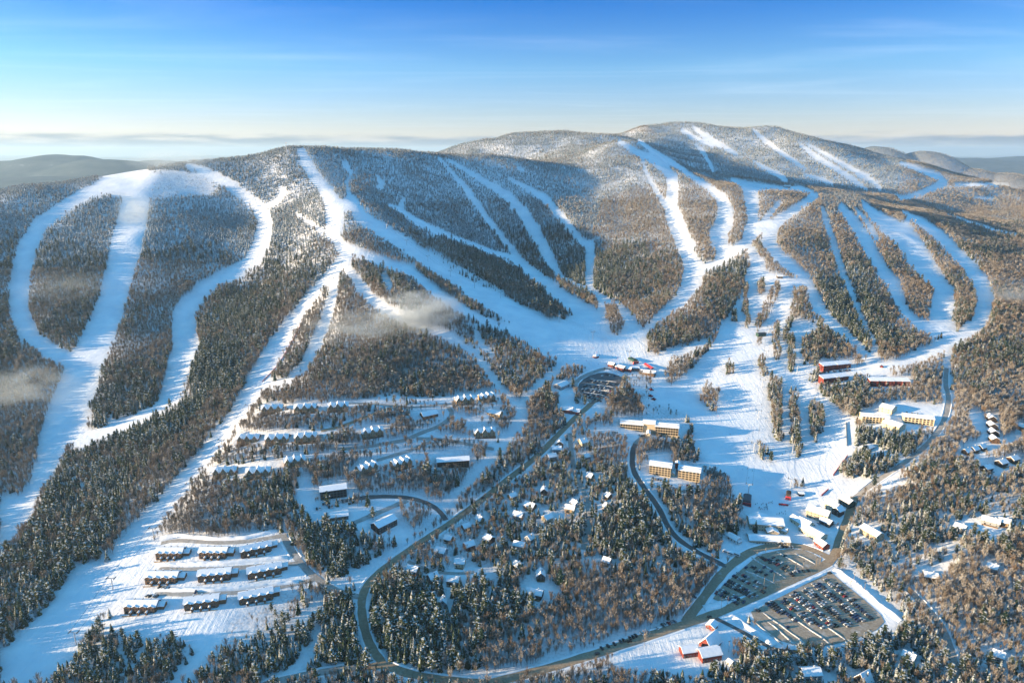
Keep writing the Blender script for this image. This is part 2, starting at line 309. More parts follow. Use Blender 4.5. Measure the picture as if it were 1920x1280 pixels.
TRAILS = [
 [(260,338,60),(205,345,40),(175,358,28),(148,370,28),(111,394,30),(76,420,36),(54,458,42),(42,502,43),(36,545,40),(36,590,42),(55,630,45),(90,658,40),(135,680,36)],
 [(353,311,12),(386,322,18),(427,344,24),(460,368,27),(487,391,30),(497,415,32),(495,437,34),(488,462,37),(474,487,38),(447,509,36),(410,526,34),(380,545,38),(358,568,42),(345,592,46),(346,620,54),(348,650,56),(337,684,50),(329,718,50),(318,748,42),(292,768,30),(262,781,26),(228,798,26),(188,815,30),(150,828,40)],
 [(500,385,10),(520,378,12),(532,360,16),(524,350,10)],
 [(566,285,18),(574,304,26),(591,331,28),(611,357,34),(626,385,38),(628,415,36),(624,440,32),(642,465,28),(650,480,24)],
 [(554,401,6),(598,428,8),(620,440,10)],
 [(632,498,24),(586,555,30),(551,603,36),(520,650,46),(498,690,46),(480,718,46)],
 [(640,490,22),(628,520,20),(625,548,22),(611,603,26),(591,650,26),(569,690,22),(540,715,16),(490,726,18)],
 [(480,718,46),(470,741,44),(447,775,40),(417,815,37),(386,855,38),(356,892,42),(322,933,46),(289,970,54),(259,1010,66),(242,1038,74)],
 [(630,395,40),(660,375,26),(677,405,32),(717,432,33),(761,459,36),(801,489,36),(841,516,36),(882,543,40),(922,563,46),(962,586,54),(1003,612,66),(1040,640,70)],
 [(647,468,24),(684,480,22),(727,496,22),(771,509,26),(798,532,30),(825,556,28),(858,576,26),(895,596,18),(942,612,18),(976,627,18),(1009,650,26),(1040,668,30)],
 [(645,485,24),(653,506,22),(674,536,28),(697,563,28),(727,583,24),(774,603,26),(828,624,26),(862,647,24),(895,667,20),(915,697,17),(939,728,20),(962,751,20),(976,768,24)],
 [(722,520,16),(728,535,20)],[(890,620,10),(905,650,16),(925,668,12)],
 [(731,386,9),(751,395,14),(781,415,17),(815,433,16),(855,449,12),(895,462,12),(936,479,14),(972,492,26),(1003,516,30),(1036,543,36),(1070,570,42),(1103,593,50),(1127,617,56),(1150,640,60)],
 [(823,296,6),(848,324,11),(872,351,14),(892,381,16),(915,412,16),(936,438,16),(956,462,14),(972,485,18)],
 [(841,301,7),(882,324,10),(922,348,15),(956,371,22),(979,395,26),(999,428,28),(1016,459,27),(1030,485,24),(1043,509,18),(1056,521,10),(1085,535,7),(1105,540,8)],
 [(952,334,5),(989,353,12),(1026,375,18),(1050,405,22),(1073,432,20),(1093,454,14),(1105,459,20),(1107,482,20),(1105,509,18),(1105,536,16),(1124,556,17),(1130,590,14)],
 [(1124,556,17),(1154,573,20),(1174,593,26),(1191,617,28),(1200,645,34)],
 [(647,307,14),(660,328,7),(650,341,6),(655,365,12)],[(706,330,8),(717,345,14),(708,352,8)],[(756,375,10),(750,392,10)],[(970,315,6),(982,319,5)],
 [(1162,266,10),(1191,284,14),(1218,297,18),(1245,314,22),(1261,334,25),(1261,361,25),(1258,388,28),(1265,415,36),(1275,440,40),(1290,470,42),(1300,500,45),(1298,530,42),(1280,560,34),(1250,585,24),(1225,607,18),(1205,630,16)],
 [(1204,297,6),(1214,328,8),(1228,355,11),(1241,378,13),(1252,392,16)],
 [(1198,264,8),(1224,284,14),(1255,304,16),(1280,318,13),(1300,334,15),(1327,351,18),(1351,371,25),(1361,395,32),(1357,422,38),(1347,442,40),(1351,465,36),(1352,486,24)],
 [(1290,530,30),(1317,506,24),(1354,486,26),(1391,462,28),(1421,432,26),(1441,405,12),(1461,381,12)],
 [(1529,368,17),(1495,391,20),(1465,412,26),(1445,428,34),(1441,455,32),(1458,479,30),(1482,499,32),(1505,522,32),(1522,553,34),(1535,580,32),(1559,606,32),(1582,627,30),(1596,640,28),(1619,664,28),(1643,680,24)],
 [(1374,338,10),(1401,351,22),(1431,351,14),(1468,355,10),(1502,355,14),(1522,362,12)],
 [(1401,351,22),(1408,368,30),(1411,391,28),(1411,415,22),(1404,440,26)],
 [(1408,470,20),(1420,496,30),(1424,520,32)],
 [(1542,391,9),(1549,415,13),(1559,449,15),(1569,479,15),(1579,509,15),(1592,539,15),(1602,566,13),(1616,596,12),(1629,623,12),(1638,640,12),(1640,670,14)],
 [(1578,388,20),(1599,415,28),(1619,445,30),(1636,479,30),(1656,509,32),(1676,536,32),(1686,566,26),(1700,590,24),(1723,610,26),(1750,623,34)],
 [(1606,392,10),(1630,425,11),(1645,452,10)],
 [(1616,378,10),(1636,401,30),(1663,422,46),(1693,442,58),(1713,469,62),(1730,496,58),(1750,522,50),(1770,549,44),(1767,573,50),(1764,596,50),(1777,617,42)],
 [(1693,398,10),(1708,408,16),(1730,418,22),(1760,442,33),(1787,469,36),(1817,499,36),(1838,529,36),(1848,559,36),(1844,586,36),(1831,610,36),(1797,634,32),(1757,654,28),(1720,671,26),(1683,684,24),(1650,691,24),(1600,697,18)],
 [(1690,430,10),(1705,410,12)],
 # far mountain
 [(1280,244,7),(1300,257,6),(1337,274,5)],[(1300,239,5),(1324,257,11),(1347,271,9),(1381,289,5)],[(1414,245,5),(1435,264,8),(1461,284,7),(1488,301,7),(1508,316,5)],
 [(1502,272,6),(1529,294,9),(1562,314,8),(1596,334,8),(1623,355,7)],[(1515,271,4),(1555,294,6),(1599,318,8),(1633,338,8),(1650,353,6)],
 [(1690,306,6),(1727,321,7),(1760,333,11),(1770,344,12),(1740,358,8),(1713,368,7),(1690,373,6),(1680,365,4)],
 [(1304,271,4),(1317,284,8),(1330,304,5),(1337,321,5)],[(1414,304,4),(1441,318,6),(1465,331,10),(1473,339,9)],[(1508,328,4),(1535,334,5),(1559,344,5)],
 [(1777,403,5),(1817,417,6),(1864,432,6),(1905,440,5)],[(1791,347,6),(1888,347,7)],[(1828,373,5),(1861,373,5)],
 # lift cut and lower valley
 [(976,768,26),(979,778,28),(969,802,32),(942,835,32),(915,865,30),(889,896,26),(862,922,24),(838,949,20),(818,970,16),(780,1005,14),(730,1042,20),(670,1080,26),(630,1098,22)],
 [(976,760,18),(1003,731,18),(1026,707,16),(1043,697,20)],
 [(1067,815,9),(1072,855,9),(1077,889,11),(1093,916,11),(1102,943,11),(1105,970,12),(1100,1003,13),(1093,1030,15)],
 [(1000,955,10),(1040,962,9),(1100,960,9)],[(1093,1045,12),(1130,1052,10)],
 [(390,1216,36),(350,1260,40),(330,1285,50)],[(600,1135,26),(560,1165,24),(540,1180,16)],[(592,1180,14),(590,1220,22),(556,1255,28),(500,1285,34)],
 [(860,1070,40),(900,1075,30),(930,1080,20)],[(1000,1105,46),(1040,1110,30)],[(800,1125,20),(840,1128,24)],
 [(1240,745,40),(1236,700,26),(1245,672,30),(1290,655,20),(1330,640,10)],
 [(1600,905,20),(1700,905,10),(1660,915,14)],[(1660,900,12),(1720,855,12),(1760,815,12),(1778,770,26),(1775,735,24),(1775,690,16),(1778,660,12)],
 [(1830,780,30),(1850,830,22),(1800,850,18),(1860,840,20),(1919,815,10)],[(1835,860,20),(1860,885,20),(1919,865,18)],
 [(1800,985,26),(1850,995,34),(1880,1000,20)],[(1676,1062,12),(1740,1030,10),(1797,1020,12),(1780,1045,20)],[(1720,1075,16),(1770,1060,24)],
 [(1600,1075,16),(1650,1120,18),(1690,1165,20)],[(1550,1225,10),(1620,1195,10),(1660,1180,12)],[(1700,1232,20),(1725,1245,12)],[(1520,1260,20),(1560,1275,26)],[(1850,1235,14),(1875,1230,10)],
 # terraces of the condominiums
 [(480,775,10),(540,770,9),(600,766,9),(660,758,9),(740,745,10),(810,750,9),(900,745,11),(940,760,10)],
 [(440,828,9),(520,818,9),(590,815,9),(640,800,7),(700,800,6),(740,790,6)],
 [(395,886,11),(460,875,10),(530,868,10),(600,855,9),(640,848,7),(700,845,9),(760,830,7),(800,815,6),(830,795,7),(850,775,6)],
 [(680,875,16),(760,862,14),(820,855,16),(880,845,10)],[(790,812,12),(830,820,9),(900,822,11),(930,840,9)],[(780,780,19),(830,778,12),(900,790,12),(930,770,10)],
 [(570,905,30),(575,940,40),(590,965,34),(640,968,36),(680,960,26),(720,945,20),(790,935,16),(820,950,16)],[(650,975,20),(700,990,34),(760,1000,30),(720,960,20),(760,940,14)],
 [(1045,725,30),(1060,745,36),(1070,770,36),(1095,775,30),(1130,765,20)],[(1030,840,14),(1055,815,18),(1075,790,20)],[(1000,870,10),(985,890,10)],
 [(1160,815,14),(1215,815,22),(1275,815,22),(1290,800,16)],[(1205,895,12),(1240,905,14),(1300,910,14)],[(1225,860,24),(1250,855,20)],
 [(1690,860,8),(1640,843,16)],[(1110,806,10),(1165,806,14)],[(1195,882,10),(1216,884,14)],  # middle stroke: clearing added so the sun reaches the long hotel's left wing
]
for t in TRAILS: stroke(OPEN, t, True, 1.3 if t[0][0] > 1270 and t[0][1] < 330 else 0.90)
for poly in [
 [(255,330),(300,325),(285,345),(282,368),(277,402),(272,435),(265,469),(255,502),(245,536),(238,570),(228,600),(217,634),(203,667),(192,701),(182,734),(171,768),(165,802),(128,838),(112,869),(90,902),(72,936),(60,970),(34,1003),(13,1020),(0,1030),
  (0,932),(37,932),(57,902),(69,869),(72,835),(81,802),(91,768),(104,734),(118,701),(128,672),(151,634),(168,600),(181,570),(191,536),(198,502),(205,469),(212,435),(224,402),(230,368)],
 [(289,1008),(269,1058),(235,1099),(188,1159),(148,1213),(111,1253),(96,1280),(0,1280),(0,1226),(34,1196),(77,1152),(134,1078),(151,1058),(201,1053),(230,1020)],
 [(296,1011),(322,1004),(403,1013),(517,992),(540,1005),(585,1078),(640,1108),(675,1112),(675,1125),(620,1112),(578,1090),(537,1107),(487,1136),(447,1152),(420,1172),(413,1213),(386,1225),(336,1196),(215,1192),(188,1182),(215,1142),(235,1099),(269,1058)],
 [(1000,605),(1040,648),(1045,692),(1075,685),(1110,693),(1140,692),(1165,690),(1215,706),(1245,680),(1210,655),(1200,625),(1175,600),(1165,630),(1150,640),(1130,600),(1100,575),(1060,600)],
 [(1400,505),(1388,560),(1366,590),(1352,612),(1338,645),(1300,692),(1252,728),(1236,752),(1255,765),(1288,772),(1300,800),(1302,840),(1320,872),(1358,892),(1380,930),(1395,960),(1420,1000),(1390,1020),(1360,1000),(1350,1025),(1365,1050),(1420,1030),(1480,1010),(1556,1050),(1580,990),(1612,925),(1590,905),(1570,880),(1600,850),(1606,790),(1580,776),(1563,760),(1540,736),(1510,706),(1530,696),(1600,696),(1600,688),(1505,684),(1503,634),(1535,618),(1520,560),(1500,530),(1480,522),(1440,505)],
 [(1270,1180),(1330,1150),(1367,1148),(1465,1214),(1440,1220),(1378,1206),(1368,1240),(1330,1262),(1290,1268),(1230,1262),(1180,1262),(1140,1238),(1200,1215)],
 [(1320,1145),(1300,1130),(1340,1085),(1360,1060),(1340,1100),(1360,1142)],
 LOT_UP, LOT_LOW, LOT_OVAL,
 [(1280,1166),(1440,1098),(1560,1044),(1575,1066),(1460,1130),(1398,1156),(1330,1160)],[(1284,1168),(1330,1108),(1362,1060),(1420,1030),(1350,1142)],
 [(1176,832),(1194,832),(1194,880),(1214,908),(1244,948),(1268,996),(1304,1024),(1362,1054),(1346,1064),(1290,1038),(1248,1004),(1224,954),(1194,914),(1176,884)],
 [(660,1120),(672,1085),(700,1068),(725,1062),(700,1090),(694,1118),(694,1150),(704,1190),(724,1226),(700,1246),(676,1210),(662,1160)],
 [(700,1240),(740,1244),(800,1262),(900,1268),(1000,1248),(1100,1216),(1200,1183),(1280,1158),(1284,1184),(1200,1208),(1130,1234),(1050,1262),(960,1280),(760,1280)],
 [(1555,1060),(1600,1078),(1700,1168),(1660,1190),(1655,1150)],
 [(1615,775),(1640,760),(1690,752),(1790,765),(1770,800),(1730,812),(1690,815),(1620,800)],
 [(1590,1000),(1600,985),(1650,985),(1655,1010),(1620,1020)],
]: fill(OPEN, poly)
# wooded islands standing in the open snow
for t in [[(1427,528,12),(1427,548,14)],[(1399,532,9),(1398,586,10)],[(1456,540,18),(1440,575,22),(1424,608,16)],[(1376,585,9),(1376,602,9)],[(1401,598,8),(1401,614,8)],[(1441,506,10),(1481,517,12)],
          [(1455,610,12),(1456,672,13)],[(1483,634,13),(1485,688,14)],[(1422,622,8),(1423,648,8)],[(1368,680,12),(1369,700,12)],[(1427,672,14),(1432,700,18)],
          [(1480,600,10),(1470,640,6)],[(1500,905,16),(1497,915,12)],[(1150,580,16),(1152,620,18)]]: stroke(OPEN, t, False)
for q in [[(1488,539),(1512,539),(1515,566),(1532,603),(1475,600),(1488,563)],[(1441,697),(1465,712),(1468,760),(1466,800),(1469,828),(1457,830),(1448,790),(1441,750)],
          [(1478,722),(1494,732),(1499,790),(1503,838),(1496,862),(1486,856),(1481,790)],[(1515,752),(1535,752),(1547,790),(1540,812),(1527,832),(1517,810)],
          [(1308,742),(1325,725),(1353,733),(1345,755),(1347,780),(1330,770),(1315,757)],[(1415,825),(1425,825),(1448,845),(1447,865),(1430,865)],
          [(1702,545),(1715,530),(1740,530),(1752,545),(1735,568),(1706,568)],[(1788,560),(1805,545),(1822,552),(1815,605),(1795,622)],
          [(1505,634),(1535,618),(1560,632),(1598,667),(1602,676),(1535,680),(1505,678)],[(1700,610),(1720,640),(1690,664),(1655,655),(1640,600),(1660,600)],
          [(1300,470),(1320,445),(1345,470),(1340,490),(1318,496)]]: fill(OPEN, q, False)
SPARSE = np.zeros((MH, MW), bool)    # scattered brush
for q in [[(420,1160),(500,1130),(545,1110),(570,1130),(520,1180),(470,1210),(420,1215)],[(180,330),(300,318),(420,330),(400,365),(300,372),(210,372)]]: fill(SPARSE, q)
stroke(SPARSE, [(801,470,10),(860,505,14),(942,550,12)]); stroke(SPARSE, [(1160,690,20),(1230,760,60),(1290,770,30)])
# chance of evergreen against bare hardwood
CON = np.full((MH, MW), 0.18)
for q, val in [([(0,240),(640,240),(1100,290),(1130,380),(1110,440),(960,470),(860,440),(700,430),(620,450),(500,500),(280,490),(200,505),(0,515)], 0.93),
               ([(600,280),(1110,300),(1110,560),(960,480),(850,470),(720,440)], 0.80),([(720,430),(860,450),(1000,520),(1110,590),(1110,640),(900,560),(780,490)], 0.62),
               ([(1100,250),(1220,250),(1300,300),(1290,345),(1200,350),(1120,380)], 0.85),([(850,230),(1130,240),(1120,300),(860,300)], 0.9),
               ([(1200,225),(1560,235),(1700,300),(1680,370),(1500,350),(1300,320)], 0.9),
               ([(370,560),(500,500),(600,450),(625,500),(520,620),(440,740),(370,740),(372,640)], 0.62),
               ([(165,735),(250,730),(298,720),(298,760),(240,785),(175,808)], 0.95),([(356,664),(447,650),(447,735),(360,748)], 0.95),
               ([(110,862),(200,828),(285,781),(370,744),(395,758),(336,815),(270,890),(235,936),(200,1030),(90,1180),(0,1226),(0,1050),(60,1000)], 0.98),
               ([(0,640),(60,700),(40,900),(0,900)], 0.4),
               ([(700,520),(780,530),(790,570),(730,570)], 0.8),([(860,560),(1050,600),(1040,690),(960,720)], 0.45),
               ([(1110,450),(1200,450),(1260,560),(1200,610),(1110,540)], 0.6),
               ([(1520,510),(1640,500),(1660,610),(1740,660),(1640,670),(1560,600)], 0.7),([(1500,700),(1640,700),(1620,790),(1540,750)], 0.65),
               ([(1540,360),(1620,360),(1640,400),(1540,410)], 0.8),([(1300,500),(1390,470),(1410,520),(1330,560)], 0.7),
               ([(1590,780),(1720,800),(1720,850),(1620,920),(1570,900)], 0.7),([(1740,560),(1920,560),(1920,780),(1780,720)], 0.45),
               ([(680,1100),(760,1110),(1010,1110),(1020,1200),(820,1280),(700,1230)], 0.62),([(560,980),(700,980),(700,1060),(620,1090),(580,1060)], 0.8),
               ([(1030,860),(1240,880),(1310,1080),(1230,1120),(1090,1020)], 0.42),([(100,1230),(420,1200),(680,1130),(690,1260),(560,1280),(80,1280)], 0.72),
               ([(420,900),(540,890),(560,960),(400,1000)], 0.6),([(1280,940),(1390,930),(1390,1000),(1300,1010)], 0.35),
               ([(1560,960),(1920,940),(1920,1280),(1640,1280)], 0.50),([(1250,1250),(1920,1200),(1920,1280),(1250,1280)], 0.55),
               ([(1200,590),(1310,580),(1320,650),(1250,660)], 0.4),([(1430,690),(1560,740),(1560,880),(1410,880)], 0.5),([(1300,720),(1360,720),(1360,790),(1300,790)], 0.5),([(1360,520),(1500,520),(1500,700),(1360,710)], 0.4)]: fill(CON, q, val)
def lookup(M, u, v, default=0):
    iu, iv = np.floor(u).astype(int), np.floor(v).astype(int)
    ok = (iu >= 0) & (iu < MW) & (iv >= 0) & (iv < MH)
    return np.where(ok, M[np.clip(iv, 0, MH - 1), np.clip(iu, 0, MW - 1)], default)
# what a viewer at the photograph's position can see of each place (running skyline)
TB = np.linspace(-1.6, 1.6, 1281); YB = np.exp(np.linspace(math.log(150), math.log(16000), 1100))
TT, YY = np.meshgrid(TB, YB)
SK = np.maximum.accumulate((height(TT * YY, YY) - CAMZ) / YY, axis=0)
def seen(x, y, ztop, slack=12.0):
    t = np.asarray(x) / np.maximum(y, 1); it = np.clip(((t + 1.6) / 3.2 * 1280).astype(int), 0, 1280)
    iy = np.clip(np.searchsorted(YB, np.asarray(y) * 0.992) - 1, 0, len(YB) - 1)
    return (ztop + slack - CAMZ) / y >= SK[iy, it]

# ------------------------------------------------------------------ materials
MATS = {}
def new_mat(name):
    m = bpy.data.materials.new(name); m.use_nodes = True
    t = m.node_tree; b = t.nodes['Principled BSDF']
    b.inputs['Specular IOR Level'].default_value = 0.2
    MATS[name] = m
    return m, t, b
def set_rough(b, r, spec=0.2):
    b.inputs['Roughness'].default_value = r; b.inputs['Specular IOR Level'].default_value = spec
def objpos(t):
    return N(t, 'ShaderNodeNewGeometry').outputs['Position']
def noise(t, vec, scale, detail=3.0, rough=0.5):
    n = N(t, 'ShaderNodeTexNoise', i_Scale=scale, i_Detail=detail, i_Roughness=rough)
    t.links.new(vec, n.inputs['Vector']); return n.outputs[0]
def bump(t, b, h, strength, dist):
    n = N(t, 'ShaderNodeBump'); n.inputs['Strength'].default_value = strength; n.inputs['Distance'].default_value = dist
    t.links.new(h, n.inputs['Height']); t.links.new(n.outputs[0], b.inputs['Normal'])
def plain(name, col, rough=0.8, var=0.12, scale=0.6, spec=0.2):
    """a painted or weathered surface: colour with a little uneven wear"""
    m, t, b = new_mat(name); set_rough(b, rough, spec)
    f = noise(t, objpos(t), scale, 4.0, 0.6)
    lo = tuple(c * (1 - var) for c in col); hi = tuple(min(1, c * (1 + var)) for c in col)
    t.links.new(ramp(t, f, [(0.3, lo), (0.7, hi)], 'LINEAR'), b.inputs['Base Color'])
    return m

# ground: snow, with brush and leaf litter showing through under the woods
m, t, b = new_mat('snow_ground'); set_rough(b, 0.75, 0.15)
pos = objpos(t)
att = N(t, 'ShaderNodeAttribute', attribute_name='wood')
far_ = N(t, 'ShaderNodeAttribute', attribute_name='farwood')
trk = N(t, 'ShaderNodeAttribute', attribute_name='tracked')
n1 = noise(t, pos, 0.03, 5.0, 0.6); n2 = noise(t, pos, 0.35, 4.0, 0.65); n3 = noise(t, pos, 0.004, 6.0, 0.6)
snow = ramp(t, n1, [(0.3, (0.68, 0.71, 0.75)), (0.7, (0.86, 0.865, 0.87))], 'LINEAR')
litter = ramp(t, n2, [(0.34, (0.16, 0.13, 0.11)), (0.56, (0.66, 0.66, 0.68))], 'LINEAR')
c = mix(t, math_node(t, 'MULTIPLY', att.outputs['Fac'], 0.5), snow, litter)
farc = ramp(t, n3, [(0.35, (0.025, 0.045, 0.055)), (0.66, (0.08, 0.095, 0.10)), (0.76, (0.42, 0.45, 0.50))], 'LINEAR')
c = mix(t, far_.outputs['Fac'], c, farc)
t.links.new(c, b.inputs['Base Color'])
# groomed and skied streaks running down the fall line of the pistes
mpz = N(t, 'ShaderNodeMapping'); mpz.inputs['Scale'].default_value = (0.33, 0.022, 0.022); t.links.new(pos, mpz.inputs[0])
streak = noise(t, mpz.outputs[0], 1.0, 5.0, 0.7)
mpy = N(t, 'ShaderNodeMapping'); mpy.inputs['Rotation'].default_value = (0, 0, R(38)); mpy.inputs['Scale'].default_value = (0.25, 0.02, 0.02); t.links.new(pos, mpy.inputs[0])
streak2 = noise(t, mpy.outputs[0], 1.0, 5.0, 0.7)
opn = math_node(t, 'MULTIPLY', math_node(t, 'ADD', streak, streak2), trk.outputs['Fac'])
hsum = math_node(t, 'ADD', math_node(t, 'MULTIPLY', n1, 1.1), math_node(t, 'MULTIPLY', noise(t, pos, 0.18, 4.0, 0.6), 0.6))
hsum = math_node(t, 'ADD', hsum, math_node(t, 'MULTIPLY', opn, 0.42))
bump(t, b, hsum, 0.6, 1.6)
# roof and bank snow
m, t, b = new_mat('snow'); set_rough(b, 0.7, 0.15)
n = noise(t, objpos(t), 0.3, 4.0)
t.links.new(ramp(t, n, [(0.3, (0.76, 0.775, 0.80)), (0.7, (0.86, 0.865, 0.87))], 'LINEAR'), b.inputs['Base Color'])
bump(t, b, n, 0.3, 0.4)
m, t, b = new_mat('snow_dirty'); set_rough(b, 0.8, 0.15)
n = noise(t, objpos(t), 0.5, 5.0, 0.65)
t.links.new(ramp(t, n, [(0.35, (0.34, 0.30, 0.26)), (0.65, (0.72, 0.71, 0.70))], 'LINEAR'), b.inputs['Base Color'])
# sanded winter road
def road_mat(name, lo, hi, snowlim):
    m, t, b = new_mat(name); set_rough(b, 0.8, 0.25)
    pos = objpos(t)
    n = noise(t, pos, 0.12, 5.0, 0.6); n2 = noise(t, pos, 0.5, 3.0, 0.6)
    base = ramp(t, n2, [(0.3, lo), (0.7, hi)], 'LINEAR')
    f = ramp(t, n, [(snowlim, (0, 0, 0)), (snowlim + 0.16, (1, 1, 1))], 'LINEAR')
    t.links.new(mix(t, math_node(t, 'MULTIPLY', f, 0.55), base, (0.55, 0.54, 0.53)), b.inputs['Base Color'])
road_mat('asphalt_dark', (0.085, 0.08, 0.078), (0.15, 0.142, 0.135), 0.60)
road_mat('road_sanded', (0.24, 0.175, 0.115), (0.38, 0.295, 0.205), 0.62)
road_mat('road_packed', (0.26, 0.235, 0.21), (0.42, 0.40, 0.375), 0.52)
road_mat('lot_sanded', (0.24, 0.19, 0.14), (0.40, 0.33, 0.25), 0.54)
road_mat('lot_dark', (0.085, 0.085, 0.09), (0.14, 0.135, 0.13), 0.58)
# evergreen with snow lying on the upper side of the boughs
def conifer_mat(name, green_lo, green_hi, snow_lo, snow_hi, amount):
    m, t, b = new_mat(name); set_rough(b, 0.85, 0.1)
    g = N(t, 'ShaderNodeNewGeometry'); oi = N(t, 'ShaderNodeObjectInfo')
    at = N(t, 'ShaderNodeAttribute', attribute_name='snowy')
    col = mix(t, oi.outputs['Random'], green_lo, green_hi)
    thr = math_node(t, 'ADD', math_node(t, 'MULTIPLY', oi.outputs['Random'], snow_hi - snow_lo), snow_lo)
    f = math_node(t, 'LESS_THAN', at.outputs['Fac'], thr)
    f = math_node(t, 'MULTIPLY', f, math_node(t, 'SUBTRACT', 1.0, g.outputs['Backfacing']))
    t.links.new(mix(t, math_node(t, 'MULTIPLY', f, amount), col, (0.74, 0.76, 0.78)), b.inputs['Base Color'])
    return m
conifer_mat('needles_green', (0.014, 0.040, 0.028), (0.080, 0.086, 0.030), 0.08, 0.42, 0.48)
conifer_mat('needles_snowy', (0.018, 0.044, 0.034), (0.085, 0.088, 0.040), 0.35, 0.72, 0.58)
conifer_mat('needles_rimed', (0.014, 0.056, 0.062), (0.034, 0.080, 0.080), 0.50, 0.86, 0.80)
# twigs of bare hardwoods
def twig_mat(name, lo, hi, fr_lo, fr_hi, frost=(0.60, 0.59, 0.57)):
    m, t, b = new_mat(name); set_rough(b, 0.9, 0.05)
    oi = N(t, 'ShaderNodeObjectInfo'); at = N(t, 'ShaderNodeAttribute', attribute_name='snowy')
    col = mix(t, oi.outputs['Random'], lo, hi)
    thr = math_node(t, 'ADD', math_node(t, 'MULTIPLY', oi.outputs['Random'], fr_hi - fr_lo), fr_lo)
    f = math_node(t, 'LESS_THAN', at.outputs['Fac'], thr)
    t.links.new(mix(t, f, col, frost), b.inputs['Base Color'])
    return m
twig_mat('twigs_brown', (0.17, 0.135, 0.105), (0.30, 0.24, 0.18), 0.0, 0.20)
twig_mat('twigs_rust', (0.20, 0.14, 0.095), (0.29, 0.205, 0.135), 0.0, 0.06)
twig_mat('twigs_frosted', (0.22, 0.175, 0.125), (0.34, 0.275, 0.195), 0.20, 0.55)
plain('bark', (0.085, 0.066, 0.052), 0.9)
plain('bark_grey', (0.14, 0.12, 0.105), 0.9)

# ------------------------------------------------------------------ mesh helpers
def link(o, parent=None):
    COL.objects.link(o)
    if parent is not None: o.parent = parent
    return o
def tag(o, label, cat, group=None, kind=None):
    o['label'] = label; o['category'] = cat
    if group: o['group'] = group
    if kind: o['kind'] = kind
    return o
class MB:
    """collects shapes, then links them as one mesh object"""
    def __init__(s): s.v = []; s.f = []; s.m = []; s.mats = []
    def mi(s, mat):
        if mat not in s.mats: s.mats.append(mat)
        return s.mats.index(mat)
    def add(s, verts, faces, mat):
        o = len(s.v); i = s.mi(mat); s.v += [tuple(map(float, q)) for q in verts]
        for f in faces: s.f.append(tuple(o + k for k in f)); s.m.append(i)
    def box(s, x0, x1, y0, y1, z0, z1, mat):
        s.add([(x0,y0,z0),(x1,y0,z0),(x1,y1,z0),(x0,y1,z0),(x0,y0,z1),(x1,y0,z1),(x1,y1,z1),(x0,y1,z1)],
              [(3,2,1,0),(4,5,6,7),(0,1,5,4),(1,2,6,5),(2,3,7,6),(3,0,4,7)], mat)
    def prism_x(s, x0, x1, prof, mat):
        """profile of (y, z), swept along x"""
        n = len(prof)
        s.add([(x0, y, z) for y, z in prof] + [(x1, y, z) for y, z in prof],
              [tuple(range(n))[::-1], tuple(range(n, 2 * n))] + [(i, (i + 1) % n, n + (i + 1) % n, n + i) for i in range(n)], mat)
    def prism_y(s, y0, y1, prof, mat):
        n = len(prof)
        s.add([(x, y0, z) for x, z in prof] + [(x, y1, z) for x, z in prof],
              [tuple(range(n)), tuple(range(n, 2 * n))[::-1]] + [(i, n + i, n + (i + 1) % n, (i + 1) % n) for i in range(n)], mat)
    def tube(s, a, b, r0, r1, n, mat):
        a, b = Vector(a), Vector(b); d = (b - a).normalized()
        e = d.orthogonal().normalized(); g = d.cross(e)
        ring = [e * math.cos(2 * math.pi * k / n) + g * math.sin(2 * math.pi * k / n) for k in range(n)]
        s.add([a + q * r0 for q in ring] + [b + q * r1 for q in ring],
              [(i, (i + 1) % n, n + (i + 1) % n, n + i) for i in range(n)] + [tuple(range(n, 2 * n))], mat)
    def mesh(s, name):
        me = bpy.data.meshes.new(name); me.from_pydata(s.v, [], s.f)
        for q in s.mats: me.materials.append(MATS[q])
        me.polygons.foreach_set('material_index', s.m); me.update()
        return me
    def build(s, name, parent=None):
        return link(bpy.data.objects.new(name, s.mesh(name)), parent)
def empty(name, loc, rz=0.0):
    o = bpy.data.objects.new(name, None); o.location = loc; o.rotation_euler = (0, 0, rz)
    o.empty_display_size = 2.0
    return link(o)
def sheet(name, V, Fc, mat, smooth=False):
    me = bpy.data.meshes.new(name); me.from_pydata([tuple(q) for q in V], [], Fc); me.materials.append(MATS[mat]); me.update()
    if smooth: me.polygons.foreach_set('use_smooth', [True] * len(me.polygons))
    return link(bpy.data.objects.new(name, me))

# ------------------------------------------------------------------ the ground, one sheet to the horizon
ys = np.concatenate([np.arange(-600, 300, 30.0), 300 * np.exp(np.arange(0, math.log(60000 / 300), 0.0095))])
ts = np.linspace(-1.75, 1.75, 700)
TX, TY = np.meshgrid(ts, ys)
# rows are wide already at the near edge, so the hills beside the camera exist too
X = TX * (np.maximum(TY, 0) + 500); Y = TY
Z = height(X, Y)
nr, nc = X.shape
V = np.stack([X.ravel(), Y.ravel(), Z.ravel()], 1)
idx = np.arange(nr * nc).reshape(nr, nc)
Q = np.stack([idx[:-1, :-1], idx[:-1, 1:], idx[1:, 1:], idx[1:, :-1]], -1).reshape(-1, 4)
me = bpy.data.meshes.new('ground')
me.vertices.add(len(V)); me.vertices.foreach_set('co', V.ravel())
me.loops.add(Q.size); me.loops.foreach_set('vertex_index', Q.ravel())
me.polygons.add(len(Q)); me.polygons.foreach_set('loop_start', np.arange(0, Q.size, 4))
me.polygons.foreach_set('use_smooth', np.ones(len(Q), bool))
me.update(calc_edges=True)
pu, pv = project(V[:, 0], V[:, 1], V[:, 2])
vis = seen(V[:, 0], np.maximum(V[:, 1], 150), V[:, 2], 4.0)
wood = np.where(vis & (V[:, 1] > 200), ~lookup(OPEN, pu, pv, False).astype(bool), True).astype(np.float32)
